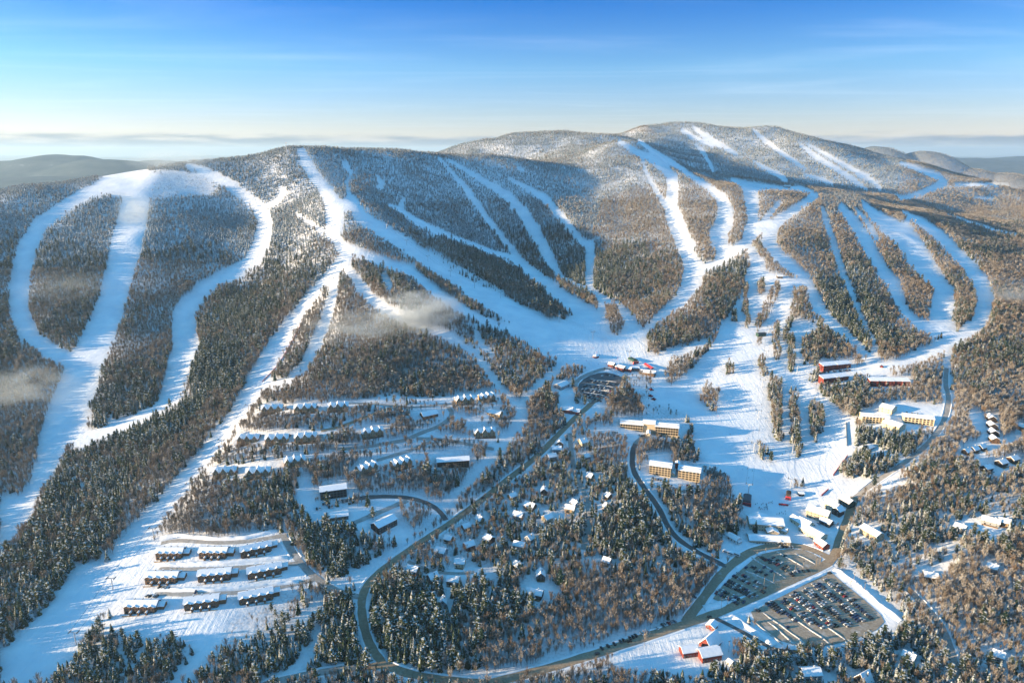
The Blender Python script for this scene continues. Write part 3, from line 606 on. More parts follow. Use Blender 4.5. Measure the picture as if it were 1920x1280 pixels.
wood = np.clip(blur(wood.reshape(nr, nc), 0.8), 0, 1).astype(np.float32).ravel()
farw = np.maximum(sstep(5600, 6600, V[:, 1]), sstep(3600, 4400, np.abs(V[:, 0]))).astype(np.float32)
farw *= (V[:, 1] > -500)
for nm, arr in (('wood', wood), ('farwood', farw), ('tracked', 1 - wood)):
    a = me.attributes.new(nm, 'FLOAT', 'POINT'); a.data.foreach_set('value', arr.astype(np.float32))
me.materials.append(MATS['snow_ground'])
ground = link(bpy.data.objects.new('ground', me))
tag(ground, 'snow covered mountains, pistes and valley floor', 'ground', kind='structure')

# ------------------------------------------------------------------ roads and lots, draped on the ground
def densify(pts, step):
    out = []
    for a, b in zip(pts[:-1], pts[1:]):
        n = max(1, int(np.hypot(b[0] - a[0], b[1] - a[1]) / step))
        for k in range(n): out.append(a + (b - a) * k / n)
    out.append(pts[-1]); return np.array(out)
def smooth_path(pts, it=3):
    p = np.array(pts, float)
    for _ in range(it):                      # corner cutting
        q = [p[0]]
        for a, b in zip(p[:-1], p[1:]): q += [a * 0.75 + b * 0.25, a * 0.25 + b * 0.75]
        q.append(p[-1]); p = np.array(q)
    return p
ROAD_PTS = []; BANKS = []
def road(name, px, width, mat, label, lift=0.25, bank=True):
    w = smooth_path([hit(u, v)[:2] for u, v in px], 3)
    w = densify(w, 5.0)
    ROAD_PTS.append((w, width))
    d = np.gradient(w, axis=0); d /= np.linalg.norm(d, axis=1)[:, None] + 1e-9
    nrm = np.stack([-d[:, 1], d[:, 0]], 1)
    cols = np.array((-0.5, -0.17, 0.17, 0.5)); n = len(cols)
    zc_ = height(w[:, 0], w[:, 1]); ii = np.arange(len(w))
    ww = width * (1 + 0.10 * np.sin(ii * 0.9 + width) * np.sin(ii * 0.37))
    XY = w[:, None, :] + nrm[:, None, :] * (ww[:, None] * cols)[:, :, None]
    ZZ = np.maximum(height(XY[..., 0], XY[..., 1]), zc_[:, None] - 0.8) + lift
    V = np.concatenate([XY, ZZ[..., None]], 2).reshape(-1, 3)
    Fc = [((i - 1) * n + j + 1, (i - 1) * n + j, i * n + j, i * n + j + 1) for i in range(1, len(w)) for j in range(n - 1)]
    o = sheet(name, V, Fc, mat, True); tag(o, label, 'road', kind='structure')
    if bank: BANKS.append((o, w, nrm, width, len(ROAD_PTS) - 1))
    return w
road('valley_road', [(1602,932),(1592,965),(1575,1010),(1562,1050),(1530,1067),(1440,1107),(1370,1140),(1280,1172),(1200,1197),(1130,1222),(1060,1243),(980,1266),(900,1284),(800,1300)], 8.5, 'road_sanded', 'sanded brown main road passing the two village parking lots', lift=0.42)
road('loop_road', [(690,1250),(722,1246),(700,1222),(686,1190),(678,1150),(678,1118),(692,1088),(738,1052),(790,1016),(850,976),(905,936),(960,892),(1000,862),(1040,822),(1080,782),(1116,750),(1145,728),(1160,716),(1167,706)], 7.5, 'road_sanded', 'dark road curving round the cabin wood and up to the oval lot')
road('side_road', [(722,1246),(760,1262),(840,1276),(910,1280)], 8.0, 'road_sanded', 'road joining the curve to the valley road')
road('side_road', [(690,1248),(640,1254),(590,1262),(520,1276),(480,1290)], 7.0, 'road_packed', 'packed snow road leaving the curve past the pines')
road('lot_road', [(1113,757),(1095,744),(1078,728),(1080,714),(1100,702),(1132,690),(1146,692)], 6.0, 'road_packed', 'road round the uphill side of the oval lot')
road('hotel_road', [(1192,832),(1186,845),(1185,880),(1204,910),(1235,950),(1258,1000),(1298,1030),(1346,1054),(1362,1062)], 6.5, 'asphalt_dark', 'grey road winding from the hotels down to the village')
road('lot_road', [(1284,1166),(1315,1126),(1345,1085),(1370,1058),(1412,1030),(1450,1023),(1490,1021),(1530,1032),(1558,1048)], 8.5, 'road_sanded', 'sanded road looping round the smaller village lot')
road('lodge_drive', [(1190,832),(1200,822),(1216,812),(1240,816)], 5.0, 'road_packed', 'drive to the door of the long hotel', bank=False)
road('estate_road', [(530,1002),(545,1030),(568,1062),(600,1090),(640,1112),(676,1119)], 6.5, 'road_packed', 'road from the townhouse rows to the loop')
road('estate_lane', [(560,1056),(500,1060),(420,1066),(330,1068),(300,1064)], 5.0, 'road_packed', 'lane behind the middle townhouse row', bank=False)
road('estate_lane', [(592,1085),(520,1102),(440,1112),(340,1115),(290,1112)], 5.0, 'road_packed', 'lane behind the lowest townhouse row', bank=False)
road('estate_lane', [(530,1004),(460,1016),(400,1018),(330,1012),(302,1018)], 5.0, 'road_packed', 'lane behind the highest townhouse row', bank=False)
road('terrace_road', [(640,756),(707,757),(774,765),(828,758),(880,757)], 5.5, 'road_packed', 'road along the top condominium terrace', bank=False)
road('terrace_road', [(600,815),(608,832),(630,843),(680,838),(735,830),(764,824),(788,812),(828,798),(850,778),(840,762)], 6.0, 'road_packed', 'road winding down between the condominium terraces', bank=False)
road('terrace_road', [(602,808),(640,800),(684,782),(735,764)], 5.0, 'road_sanded', 'road climbing to the top condominium terrace', bank=False)
road('terrace_road', [(781,822),(828,823),(875,832),(926,842)], 5.5, 'road_packed', 'road past the gabled block by the lift cut', bank=False)
road('terrace_road', [(690,868),(730,856),(768,845),(808,828)], 5.0, 'road_packed', 'drive to the lowest condominiums', bank=False)
road('lodge_road', [(640,940),(684,932),(741,930),(784,936),(812,948),(828,962),(836,975)], 6.0, 'asphalt_dark', 'dark road curving past the flat roofed lodge', bank=False)
road('lodge_road', [(660,982),(700,965),(735,950),(764,938)], 6.0, 'road_packed', 'drive to the yellow gabled lodge', bank=False)
road('cabin_lane', [(1068,812),(1072,855),(1077,889),(1093,916),(1102,943),(1105,970),(1100,1003),(1093,1030)], 6.0, 'road_packed', 'snowy lane through the cabin wood', bank=False)
road('cabin_lane', [(765,1052),(800,1068),(850,1076),(890,1072)], 4.0, 'road_packed', 'lane to the cabins near the bend', bank=False)
road('hill_road', [(1602,934),(1640,903),(1690,872),(1730,842),(1758,812),(1774,780),(1780,745),(1772,722),(1775,690)], 6.0, 'road_packed', 'road climbing past the yellow hotel wings')
road('wood_road', [(1705,1105),(1720,1122),(1755,1158),(1777,1199),(1790,1246),(1799,1290)], 6.5, 'road_packed', 'snowy road through the woods below the large lot')
road('service_road', [(1335,1155),(1385,1180),(1430,1206),(1458,1220),(1500,1222)], 4.5, 'asphalt_dark', 'narrow dark road behind the red lodge', bank=False)

def grid_patch(name, px, mat, label, lift=0.3, step=6.0):
    w = [hit(u, v)[:2] for u, v in px]; w = smooth_path(w + [w[0]], 1)[:-1]
    w = densify(np.vstack([w, w[:1]]), step)[:-1]
    c = w.mean(0); rings = 8; n = len(w); V = []; Fc = []
    XY = np.concatenate([c + (w - c) * max(r / rings, 0.002) for r in range(rings + 1)])
    V = np.column_stack([XY, height(XY[:, 0], XY[:, 1]) + lift])
    for r in range(rings):
        for i in range(n):
            a, b_ = r * n + i, r * n + (i + 1) % n
            Fc.append((a, b_, b_ + n, a + n))
    area = sum(w[i][0] * w[(i + 1) % n][1] - w[(i + 1) % n][0] * w[i][1] for i in range(n))
    if area > 0: Fc = [f[::-1] for f in Fc]   # faces up
    o = sheet(name, V, Fc, mat, True); tag(o, label, 'parking lot', kind='structure'); return w
grid_patch('parking_lot', LOT_LOW, 'lot_sanded', 'large sanded parking lot below the valley road')
grid_patch('parking_lot', LOT_UP, 'lot_sanded', 'smaller sanded parking lot in front of the base lodge')
grid_patch('parking_lot', LOT_OVAL, 'lot_dark', 'oval parking lot below the upper lift base')
LOTS_W = [[tuple(hit(u, v)[:2]) for u, v in q] for q in (LOT_UP, LOT_LOW, LOT_OVAL)]
for o, w, nrm, width, me_ in BANKS:                            # ploughed banks, broken where roads and lots meet
    for s in (-1, 1):
        hgt = 0.5 + 0.5 * vnoise(w[:, 0] + s * 50, w[:, 1], 9, 33)
        off = np.array((0.2, 0.7, 1.5, 2.6)) + width / 2
        XY = w[:, None, :] + nrm[:, None, :] * (s * off)[None, :, None]
        ZZ = height(XY[..., 0], XY[..., 1]) + 0.15 + np.stack([0 * hgt - 0.2, hgt, hgt * 0.9, 0 * hgt - 0.2], 1)
        V = np.concatenate([XY, ZZ[..., None]], 2).reshape(-1, 3); Fc = []
        free = np.ones(len(w), bool)
        for k_, (w2, wd2) in enumerate(ROAD_PTS):
            if k_ == me_: continue
            d2 = np.hypot(XY[:, 1, 0][:, None] - w2[None, :, 0], XY[:, 1, 1][:, None] - w2[None, :, 1]).min(1)
            free &= d2 > wd2 / 2 + 4.5
        for q in LOTS_W: free &= ~in_poly(XY[:, 2, 0], XY[:, 2, 1], q) & ~in_poly(XY[:, 0, 0], XY[:, 0, 1], q)
        for i in range(1, len(w)):
            if not (free[i] and free[i - 1]): continue
            for j in range(3):
                a = (i - 1) * 4 + j
                Fc.append((a, a + 1, a + 5, a + 4) if s < 0 else (a + 1, a, a + 4, a + 5))
        if Fc: sheet('snow_bank', V, Fc, 'snow', True).parent = o

# ------------------------------------------------------------------ building materials
plain('timber_brown', (0.15, 0.088, 0.050)); plain('timber_dark', (0.055, 0.042, 0.035)); plain('timber_tan', (0.34, 0.235, 0.13))
plain('stucco_ochre', (0.46, 0.37, 0.25)); plain('stucco_cream', (0.60, 0.50, 0.34)); plain('clap_grey', (0.30, 0.31, 0.32))
plain('clap_red', (0.22, 0.050, 0.038)); plain('clap_maroon', (0.17, 0.040, 0.032)); plain('clap_green', (0.030, 0.075, 0.062)); plain('clap_teal', (0.060, 0.095, 0.095))
plain('clap_white', (0.66, 0.65, 0.62)); plain('concrete', (0.36, 0.35, 0.33)); plain('metal_grey', (0.30, 0.31, 0.33), 0.5); plain('roof_brown', (0.16, 0.12, 0.10))
plain('metal_dark', (0.07, 0.08, 0.09), 0.5); plain('net_red', (0.48, 0.035, 0.045)); plain('steel_galv', (0.42, 0.44, 0.46), 0.45, spec=0.5)
m, t, b = new_mat('window_glass'); set_rough(b, 0.12, 0.6); b.inputs['Base Color'].default_value = (0.018, 0.024, 0.032, 1)
m, t, b = new_mat('recess'); set_rough(b, 0.8); b.inputs['Base Color'].default_value = (0.06, 0.05, 0.04, 1)

def clear_px(u0, v0, u1, v1):
    fill(OPEN, [(u0, v0), (u1, v0), (u1, v1), (u0, v1)])
TREE_BLOCK = []                                   # (x, y, radius) where no tree may stand
def gable(mb, W, Dp, h, rise, axis, mat, base=-4.0, x0=0.0, y0=0.0):
    """body with gable ends; axis = direction of the ridge"""
    if axis == 'x':
        mb.prism_x(x0 - W / 2, x0 + W / 2, [(y0 - Dp / 2, base), (y0 + Dp / 2, base), (y0 + Dp / 2, h), (y0, h + rise), (y0 - Dp / 2, h)], mat)
    else:
        mb.prism_y(y0 - Dp / 2, y0 + Dp / 2, [(x0 - W / 2, base), (x0 + W / 2, base), (x0 + W / 2, h), (x0, h + rise), (x0 - W / 2, h)], mat)
def gable_roof(mb, W, Dp, h, rise, axis, x0=0.0, y0=0.0, over=0.7, th=0.55, mat='snow', under='timber_dark'):
    for th0, th1, mt, ov in ((0.02, 0.2, under, over), (0.2, 0.2 + th, mat, over * 0.93)):
        half = (Dp if axis == 'x' else W) / 2
        k = (half + ov) / half; lo = h + rise - rise * k
        prof = [(-half * k, lo + th0), (0, h + rise + th0), (half * k, lo + th0), (half * k, lo + th1), (0, h + rise + th1), (-half * k, lo + th1)]
        if axis == 'x':
            mb.prism_x(x0 - W / 2 - ov, x0 + W / 2 + ov, [(y0 + q, z) for q, z in prof], mt)
        else:
            mb.prism_y(y0 - Dp / 2 - ov, y0 + Dp / 2 + ov, [(x0 + q, z) for q, z in prof], mt)
def windows_front(mb, W, y, h, rows, nx, x0=0.0, ww=1.1, wh=1.3, z0=1.0, mat='window_glass', frame='clap_white'):
    for r in range(rows):
        z = z0 + r * (h - 0.3) / rows
        for i in range(nx):
            x = x0 - W / 2 + W * (i + 0.5) / nx
            mb.box(x - ww / 2 - 0.12, x + ww / 2 + 0.12, y - 0.05, y + 0.1, z - 0.12, z + wh + 0.12, frame)
            mb.box(x - ww / 2, x + ww / 2, y - 0.09, y + 0.1, z, z + wh, mat)
def windows_side(mb, Dp, x, h, rows, ny, ww=1.1, wh=1.3, z0=1.0, y0=0.0):
    s = -1 if x < 0 else 1
    for r in range(rows):
        z = z0 + r * (h - 0.3) / rows
        for i in range(ny):
            y = y0 - Dp / 2 + Dp * (i + 0.5) / ny
            a, b_ = sorted((x - 0.1 * s, x + 0.09 * s)); mb.box(a, b_, y - ww / 2, y + ww / 2, z, z + wh, 'window_glass')
def world_yaw(p, deg):
    """bearing on the ground of a wall whose foot rises by deg in the photograph"""
    u0, v0 = project(*p); ux, vx = project(p[0] + 1, p[1], p[2]); uy, vy = project(p[0], p[1] + 1, p[2]); k = math.tan(R(deg))
    return math.atan(-((vx - v0) + k * (ux - u0)) / ((vy - v0) + k * (uy - u0)))
def place(name, u, v, yaw, Dp):
    p = hit(u, v); yw = world_yaw(p, yaw)
    back = Dp / 2
    x, y = p[0] - math.sin(yw) * back, p[1] + math.cos(yw) * back
    z = float(height(x, y))
    z = max(p[2], z - 2.5) if z > p[2] else p[2]
    return empty(name, (x, y, z), yw), ppm(p), p
def block_trees(root, W, Dp, k):
    for fx in np.linspace(-W / 2, W / 2, max(2, int(W / 8))):
        c, s = math.cos(root.rotation_euler.z), math.sin(root.rotation_euler.z)
        TREE_BLOCK.append((root.location.x + c * fx, root.location.y + s * fx, Dp / 2 + 3.5))
def stuff_part(o): o['kind'] = 'stuff'; return o

def house(name, u, v, wpx, label, cat='house', yaw=0.0, depth=8.0, h=5.0, rise=3.0, axis='x', wall='timber_brown', rows=2, nx=3,
          chimney=True, deck=True, group=None, show=1.0, roofmat='snow'):
    root, k, p = place(name, u, v, yaw, depth); W = wpx / k
    a = MB(); gable(a, W, depth, h, rise, axis, wall); a.build('wall', root)
    r = MB(); gable_roof(r, W, depth, h, rise, axis, mat=roofmat); ro = r.build('roof', root)
    w = MB(); windows_front(w, W, -depth / 2, h, rows, nx)
    windows_side(w, depth, -W / 2, h, rows, 2); windows_side(w, depth, W / 2, h, rows, 2)
    if axis == 'y' and rise > 2: windows_front(w, W * 0.3, -depth / 2, h, 1, 1, z0=h + 0.2, wh=min(1.2, rise * 0.4))
    stuff_part(w.build('window_set', root))
    d = MB(); d.box(-W * 0.32, -W * 0.32 + 1.1, -depth / 2 - 0.12, -depth / 2 + 0.1, 0.0, 2.1, 'timber_dark'); d.build('door', root)
    if deck:
        q = MB(); q.box(-W * 0.45, W * 0.45, -depth / 2 - 2.2, -depth / 2 - 0.12, -2.0, 0.15, 'timber_tan')
        q.box(-W * 0.45, W * 0.45, -depth / 2 - 2.25, -depth / 2 - 2.1, 0.15, 1.0, 'timber_brown'); q.build('deck', root)
    if chimney:
        c = MB(); cx = W * 0.22; zz = h + rise * 0.45
        c.box(cx - 0.45, cx + 0.45, 0.4, 1.3, zz - 1.5, h + rise + 1.2, 'concrete'); c.box(cx - 0.5, cx + 0.5, 0.35, 1.35, h + rise + 1.2, h + rise + 1.5, 'snow'); c.build('chimney', ro)
    tag(root, label, cat, group)
    block_trees(root, W, depth, k)
    clear_px(u - wpx / 2 - 1, v - (h + rise * 0.5 + depth * 0.5) * k * 0.85 * show, u + wpx / 2 + 1, v + 2)
    return root, W, k

# ------------------------------------------------------------------ nine townhouse rows
TH_LABEL = {0: 'highest row', 1: 'middle row', 2: 'lowest row'}
TH = [(317,1047,56,0,0,'beside the piste'),(399,1046,58,0,0,'between its two neighbours'),(481,1039,62,12,0,'next to the estate road'),
      (302,1093,68,0,1,'beside the piste'),(402,1088,66,5,1,'between its two neighbours'),(497,1080,68,11,1,'next to the estate road'),
      (263,1148,68,0,2,'beside the piste'),(378,1140,68,7,2,'between its two neighbours'),(481,1128,68,11,2,'next to the bushes')]
def townhouse(u, v, wpx, yaw, row, where, wall):
    Dp, h, rise = 10.0, 6.4, 2.6
    root, k, p = place('townhouse_block', u, v, yaw, Dp); W = wpx / k * 0.88
    a = MB(); gable(a, W, Dp, h, rise, 'x', wall); a.build('wall', root)
    r = MB(); gable_roof(r, W, Dp, h, rise, 'x', over=0.9, th=0.6); roof = r.build('roof', root)
    n = 4
    for i in range(n):                                          # gabled bays along the front eave
        x = -W / 2 + W * (i + 0.5) / n; bw = W / n * 0.78
        g = MB(); g.prism_y(-Dp / 2 - 1.2, 0, [(x - bw / 2, -3), (x + bw / 2, -3), (x + bw / 2, h - 0.4), (x, h + 0.9), (x - bw / 2, h - 0.4)], wall)
        bay = g.build('bay', root)
        g = MB(); gable_roof(g, bw, Dp / 2 + 1.2, h - 0.4, 1.3, 'y', x0=x, y0=-Dp / 4 - 0.6, over=0.3, th=0.35); g.build('bay_roof', bay)
        g = MB(); windows_front(g, bw, -Dp / 2 - 1.2, h, 1, 2, x0=x, z0=3.2, ww=1.3, wh=1.8, frame=wall); windows_front(g, bw, -Dp / 2 - 1.2, h, 1, 1, x0=x, z0=0.3, ww=2.6, wh=2.0, frame=wall)
        stuff_part(g.build('window_set', bay))
    g = MB()
    g.box(-W / 2, W / 2, -Dp / 2 - 4.2, -Dp / 2 - 1.7, -1.6, -1.3, 'timber_tan'); g.box(-W / 2, W / 2, -Dp / 2 - 4.25, -Dp / 2 - 4.1, -1.3, -0.2, 'timber_tan')
    g.build('balcony', root)
    for i in range(n - 1):                                      # snow capped dividers between the bays
        x = -W / 2 + W * (i + 1) / n
        g = MB(); g.box(x - 0.7, x + 0.7, -Dp / 2 - 3.6, -Dp / 2 - 0.05, -3, 2.3, wall); pr = g.build('porch', root)
        g = MB(); gable_roof(g, 1.4, 3.0, 2.3, 0.6, 'y', x0=x, y0=-Dp / 2 - 2.1, over=0.25, th=0.4); g.build('porch_roof', pr)
        g = MB(); g.box(x - 0.5, x + 0.5, 1.2, 2.2, h, h + rise + 0.9, 'timber_dark'); g.box(x - 0.55, x + 0.55, 1.15, 2.25, h + rise + 0.9, h + rise + 1.3, 'snow'); g.build('chimney', roof)
    g = MB(); gable(g, 5.5, 6.5, h - 1.6, 2.0, 'x', wall, x0=W / 2 + 2.76, y0=1.0); wg = g.build('end_wing', root)
    g = MB(); gable_roof(g, 5.5, 6.5, h - 1.6, 2.0, 'x', x0=W / 2 + 3.0, y0=1.0, th=0.5); g.build('wing_roof', wg)
    tag(root, f'long brown townhouse block with snowy scalloped roof, {TH_LABEL[row]}, {where}', 'townhouse', 'townhouse blocks in three rows of three')
    block_trees(root, W + 8, Dp + 4, k); clear_px(u - wpx / 2 - 6, v - 30, u + wpx / 2 + 14, v + 4)
for i, (u, v, w, yaw, row, where) in enumerate(TH):
    townhouse(u, v, w, yaw, row, where, 'timber_brown')

# ------------------------------------------------------------------ gabled condominium blocks on the terraces
def condo(u, v, wpx, yaw, label, wall='timber_tan'):
    Dp, h = 11.0, 6.0
    root, k, p = place('condominium_block', u, v, yaw, Dp); W = wpx / k
    a = MB(); gable(a, W, Dp, h, 3.2, 'x', wall); a.build('wall', root)
    r = MB(); gable_roof(r, W, Dp, h, 3.2, 'x', th=0.6); r.build('roof', root)
    for i in range(3):
        bw = W / 3 * 0.72; x = -W / 2 + W * (i + 0.5) / 3; yy = -Dp / 2 - 1.5 - (i == 1) * 0.8
        hh = h + (0.8 if i == 1 else 0)
        g = MB(); g.prism_y(yy, 1, [(x - bw / 2, -3), (x + bw / 2, -3), (x + bw / 2, hh - 0.5), (x, hh + 4.2), (x - bw / 2, hh - 0.5)], wall); bay = g.build('gable_bay', root)
        g = MB(); gable_roof(g, bw, 1 - yy, hh - 0.5, 4.7, 'y', x0=x, y0=(yy + 1) / 2, over=0.6, th=0.6); g.build('bay_roof', bay)
        g = MB(); windows_front(g, bw, yy, hh, 2, 2, x0=x, ww=1.3, wh=1.6, z0=0.6); windows_front(g, bw, yy, hh, 1, 1, x0=x, ww=1.2, wh=1.4, z0=hh + 0.5); stuff_part(g.build('window_set', bay))
    g = MB(); g.box(-W / 2, W / 2, -Dp / 2 - 4.0, -Dp / 2 - 2.4, -3, 0.0, 'timber_brown'); g.box(-W / 2, W / 2, -Dp / 2 - 4.05, -Dp / 2 - 3.9, 0, 1, 'timber_brown'); g.build('deck', root)
    tag(root, label, 'condominium', 'gabled condominium blocks on the terraces')
    block_trees(root, W, Dp + 3, k); clear_px(u - wpx / 2 - 2, v - 20, u + wpx / 2 + 2, v + 3)
for u, v, w, yaw, lab in [
    (510,774,38,3,'top terrace, end block beside the piste'),(572,773,40,3,'top terrace, second block from the piste'),(634,770,38,4,'top terrace, third block from the piste'),
    (872,757,36,5,'top terrace, second block from the lift cut'),(915,752,30,8,'top terrace, end block by the lift cut'),
    (465,831,40,2,'second terrace, end block beside the piste'),(519,831,42,3,'second terrace, middle of three blocks'),(573,828,40,4,'second terrace, beside the tall lone spruce'),
    (699,818,40,8,'second terrace, above the winding road'),(909,818,40,5,'standing alone beside the lift cut'),
    (421,893,42,3,'third terrace, end block beside the piste'),(484,894,44,4,'third terrace, second block from the piste'),(553,873,38,8,'third terrace, half hidden by trees'),
    (692,885,38,18,'lowest terrace, farther from the long brown hotel'),(756,876,38,16,'lowest terrace, nearer to the long brown hotel')]:
    condo(u, v, w, yaw, 'tan three gabled block with snowy roof, ' + lab)

# ------------------------------------------------------------------ hotels
def hotel_wing(root, x0, W, Dp, h, storeys, nb, wall, y0=0.0, rise=2.6, strip=True):
    a = MB(); gable(a, W, Dp, h, rise, 'x', wall, x0=x0, y0=y0); wl = a.build('wall', root)
    r = MB(); gable_roof(r, W, Dp, h, rise, 'x', x0=x0, y0=y0, over=0.8, th=0.5); rf = r.build('roof', root)
    if strip:                                                 # step in the roof that shows as a dark line
        g = MB(); zz = h + rise * 0.52; yy = y0 - Dp * 0.24
        g.box(x0 - W * 0.44, x0 + W * 0.44, yy - 0.5, yy + 0.8, zz - 0.2, zz + 0.95, 'timber_dark'); g.box(x0 - W * 0.45, x0 + W * 0.45, yy - 0.6, yy + 1.9, zz + 0.95, zz + 1.4, 'snow'); g.build('clerestory', rf)
    fh = h / storeys; fy = y0 - Dp / 2
    for s in range(storeys):
        g = MB()
        g.box(x0 - W / 2 + 0.3, x0 + W / 2 - 0.3, fy - 1.5, fy - 0.01, s * fh - 0.1, s * fh + 0.1, wall)
        g.box(x0 - W / 2 + 0.3, x0 + W / 2 - 0.3, fy - 1.55, fy - 1.4, s * fh + 0.1, s * fh + 0.95, wall)
        for i in range(nb + 1):
            x = x0 - W / 2 + 0.3 + (W - 0.6) * i / nb; g.box(x - 0.12, x + 0.12, fy - 1.5, fy - 0.01, s * fh + 0.1, (s + 1) * fh - 0.1, wall)
        bal = g.build('balcony', wl)
        g = MB()
        for i in range(nb):
            x = x0 - W / 2 + 0.3 + (W - 0.6) * (i + 0.5) / nb; ww = (W - 0.6) / nb * 0.62
            g.box(x - ww / 2, x + ww / 2, fy - 0.06, fy + 0.05, s * fh + 0.2, s * fh + fh * 0.82, 'window_glass')
        stuff_part(g.build('window_set', wl))
    g = MB(); windows_side(g, Dp, x0 + W / 2, h, storeys, 3, y0=y0) if x0 >= 0 else windows_side(g, Dp, x0 - W / 2, h, storeys, 3, y0=y0); stuff_part(g.build('window_set', wl))
# long hotel by the south slope
root, k, p = place('hotel', 1216, 812, -5, 15); Wt = 106 / k
hotel_wing(root, -Wt * 0.30, Wt * 0.40, 15, 10.5, 3, 9, 'stucco_ochre')
hotel_wing(root, Wt * 0.31, Wt * 0.40, 15, 10.5, 3, 9, 'stucco_ochre')
g = MB(); gable(g, Wt * 0.21, 16, 12.5, 2.2, 'x', 'stucco_ochre', y0=1.5); g.build('centre_block', root)
g = MB(); gable_roof(g, Wt * 0.21, 16, 12.5, 2.2, 'x', y0=1.5, th=0.5); g.build('centre_roof', root)
g = MB(); gable(g, 4.5, 11, 3.6, 1.6, 'y', 'stucco_cream', y0=-13.5); pr = g.build('entrance_porch', root)
g = MB(); gable_roof(g, 4.5, 11, 3.6, 1.6, 'y', y0=-13.5, th=0.5); g.build('porch_roof', pr)
tag(root, 'long golden hotel of two wings and a taller centre above the curving road', 'hotel'); block_trees(root, Wt, 18, k); clear_px(1160, 782, 1286, 822)
# two hotel blocks lower down, linked by a low hall
root, k, p = place('hotel', 1237, 891, -8, 15); W = 40 / k
hotel_wing(root, 0, W, 15, 11.5, 4, 7, 'stucco_ochre'); tag(root, 'golden four storey hotel block beside the curving road, nearer the road', 'hotel'); block_trees(root, W, 16, k); clear_px(1214, 860, 1262, 895)
root, k, p = place('hotel', 1291, 900, -8, 15); W = 40 / k
hotel_wing(root, 0, W, 15, 11.5, 4, 6, 'stucco_ochre'); tag(root, 'golden four storey hotel block next to the red stair tower', 'hotel'); block_trees(root, W, 16, k); clear_px(1266, 868, 1316, 906)
root, k, p = place('stair_tower', 1269, 882, -8, 6); g = MB(); gable(g, 5, 6, 9, 1.5, 'y', 'clap_red'); g.build('wall', root)
g = MB(); gable_roof(g, 5, 6, 9, 1.5, 'y', th=0.4); g.build('roof', root); tag(root, 'small red stair tower between the two golden hotel blocks', 'tower')
root, k, p = place('entrance_hall', 1261, 893, -8, 14); g = MB(); gable(g, 5, 14, 3.5, 1.6, 'y', 'stucco_cream'); g.build('wall', root)
g = MB(); gable_roof(g, 5, 14, 3.5, 1.6, 'y', th=0.5); g.build('roof', root); tag(root, 'low snowy entrance hall between the two golden hotel blocks', 'hall')
# hotel with four wings up the hill road
for u, v, w, yaw, Dp, st, nb, lab in [(1641,793,47,-4,13,3,8,'cream hotel wing with balconies at the edge of the slope'),(1722,795,50,-6,13,3,8,'cream hotel wing with balconies beside the hill road')]:
    root, k, p = place('hotel', u, v, yaw, Dp); W = w / k; hotel_wing(root, 0, W, Dp, 8.5, st, nb, 'stucco_cream'); tag(root, lab, 'hotel'); block_trees(root, W, Dp, k); clear_px(u - w / 2 - 3, v - 28, u + w / 2 + 3, v + 5)
house('hotel', 1691, 808, 24, 'cream gabled hotel hall reaching forward between the balconied wings', 'hotel', yaw=22, depth=22, h=7, rise=3, axis='y', wall='stucco_cream', chimney=False, deck=False, nx=3)
house('hotel', 1676, 774, 24, 'cream hotel block with a tapering porch behind the balconied wings', 'hotel', yaw=30, depth=16, h=7, rise=2.6, axis='y', wall='stucco_cream', chimney=False, deck=False, nx=3)
house('lodge', 1633, 844, 22, 'low snow covered roof below the cream hotel', 'lodge', yaw=20, depth=9, h=3, rise=1.6, wall='clap_grey', rows=1, chimney=False, deck=False)
# long brown hotel and flat lodge among the terraces
root, k, p = place('hotel', 850, 876, 4, 12); W = 60 / k; hotel_wing(root, 0, W, 12, 8, 3, 12, 'timber_brown', strip=False); tag(root, 'long brown hotel with balcony rows below the condominium terraces', 'hotel'); block_trees(root, W, 13, k); clear_px(818, 850, 884, 880)
root, k, p = place('lodge', 626, 933, 8, 13); W = 48 / k; hotel_wing(root, 0, W, 13, 9, 3, 8, 'clap_teal', rise=2.0, strip=False); tag(root, 'dark teal lodge with plain pale roof above a row of cars', 'lodge'); block_trees(root, W, 14, k); clear_px(600, 900, 652, 940)
house('lodge', 636, 975, 34, 'low grey lodge with lean-to roof below the dark teal lodge', 'lodge', yaw=8, depth=12, h=4, rise=2.2, wall='timber_dark', rows=1, nx=6, chimney=False, deck=False)
house('lodge', 728, 993, 44, 'lodge with sunlit yellow gable end standing beside dark spruces', 'lodge', yaw=27, depth=13, h=7.5, rise=3, wall='timber_dark', rows=2, nx=7, chimney=False, deck=False)
house('barn', 808, 784, 30, 'dark barn with snowy roof on the condominium terrace', 'barn', yaw=12, depth=12, h=4.5, rise=3.5, wall='timber_dark', rows=1, nx=4, chimney=False, deck=False)
house('cottage', 925, 781, 26, 'snowy cottage cluster below the top terrace near the lift cut', 'cottage', yaw=-10, depth=10, h=4.5, rise=3, wall='timber_tan')
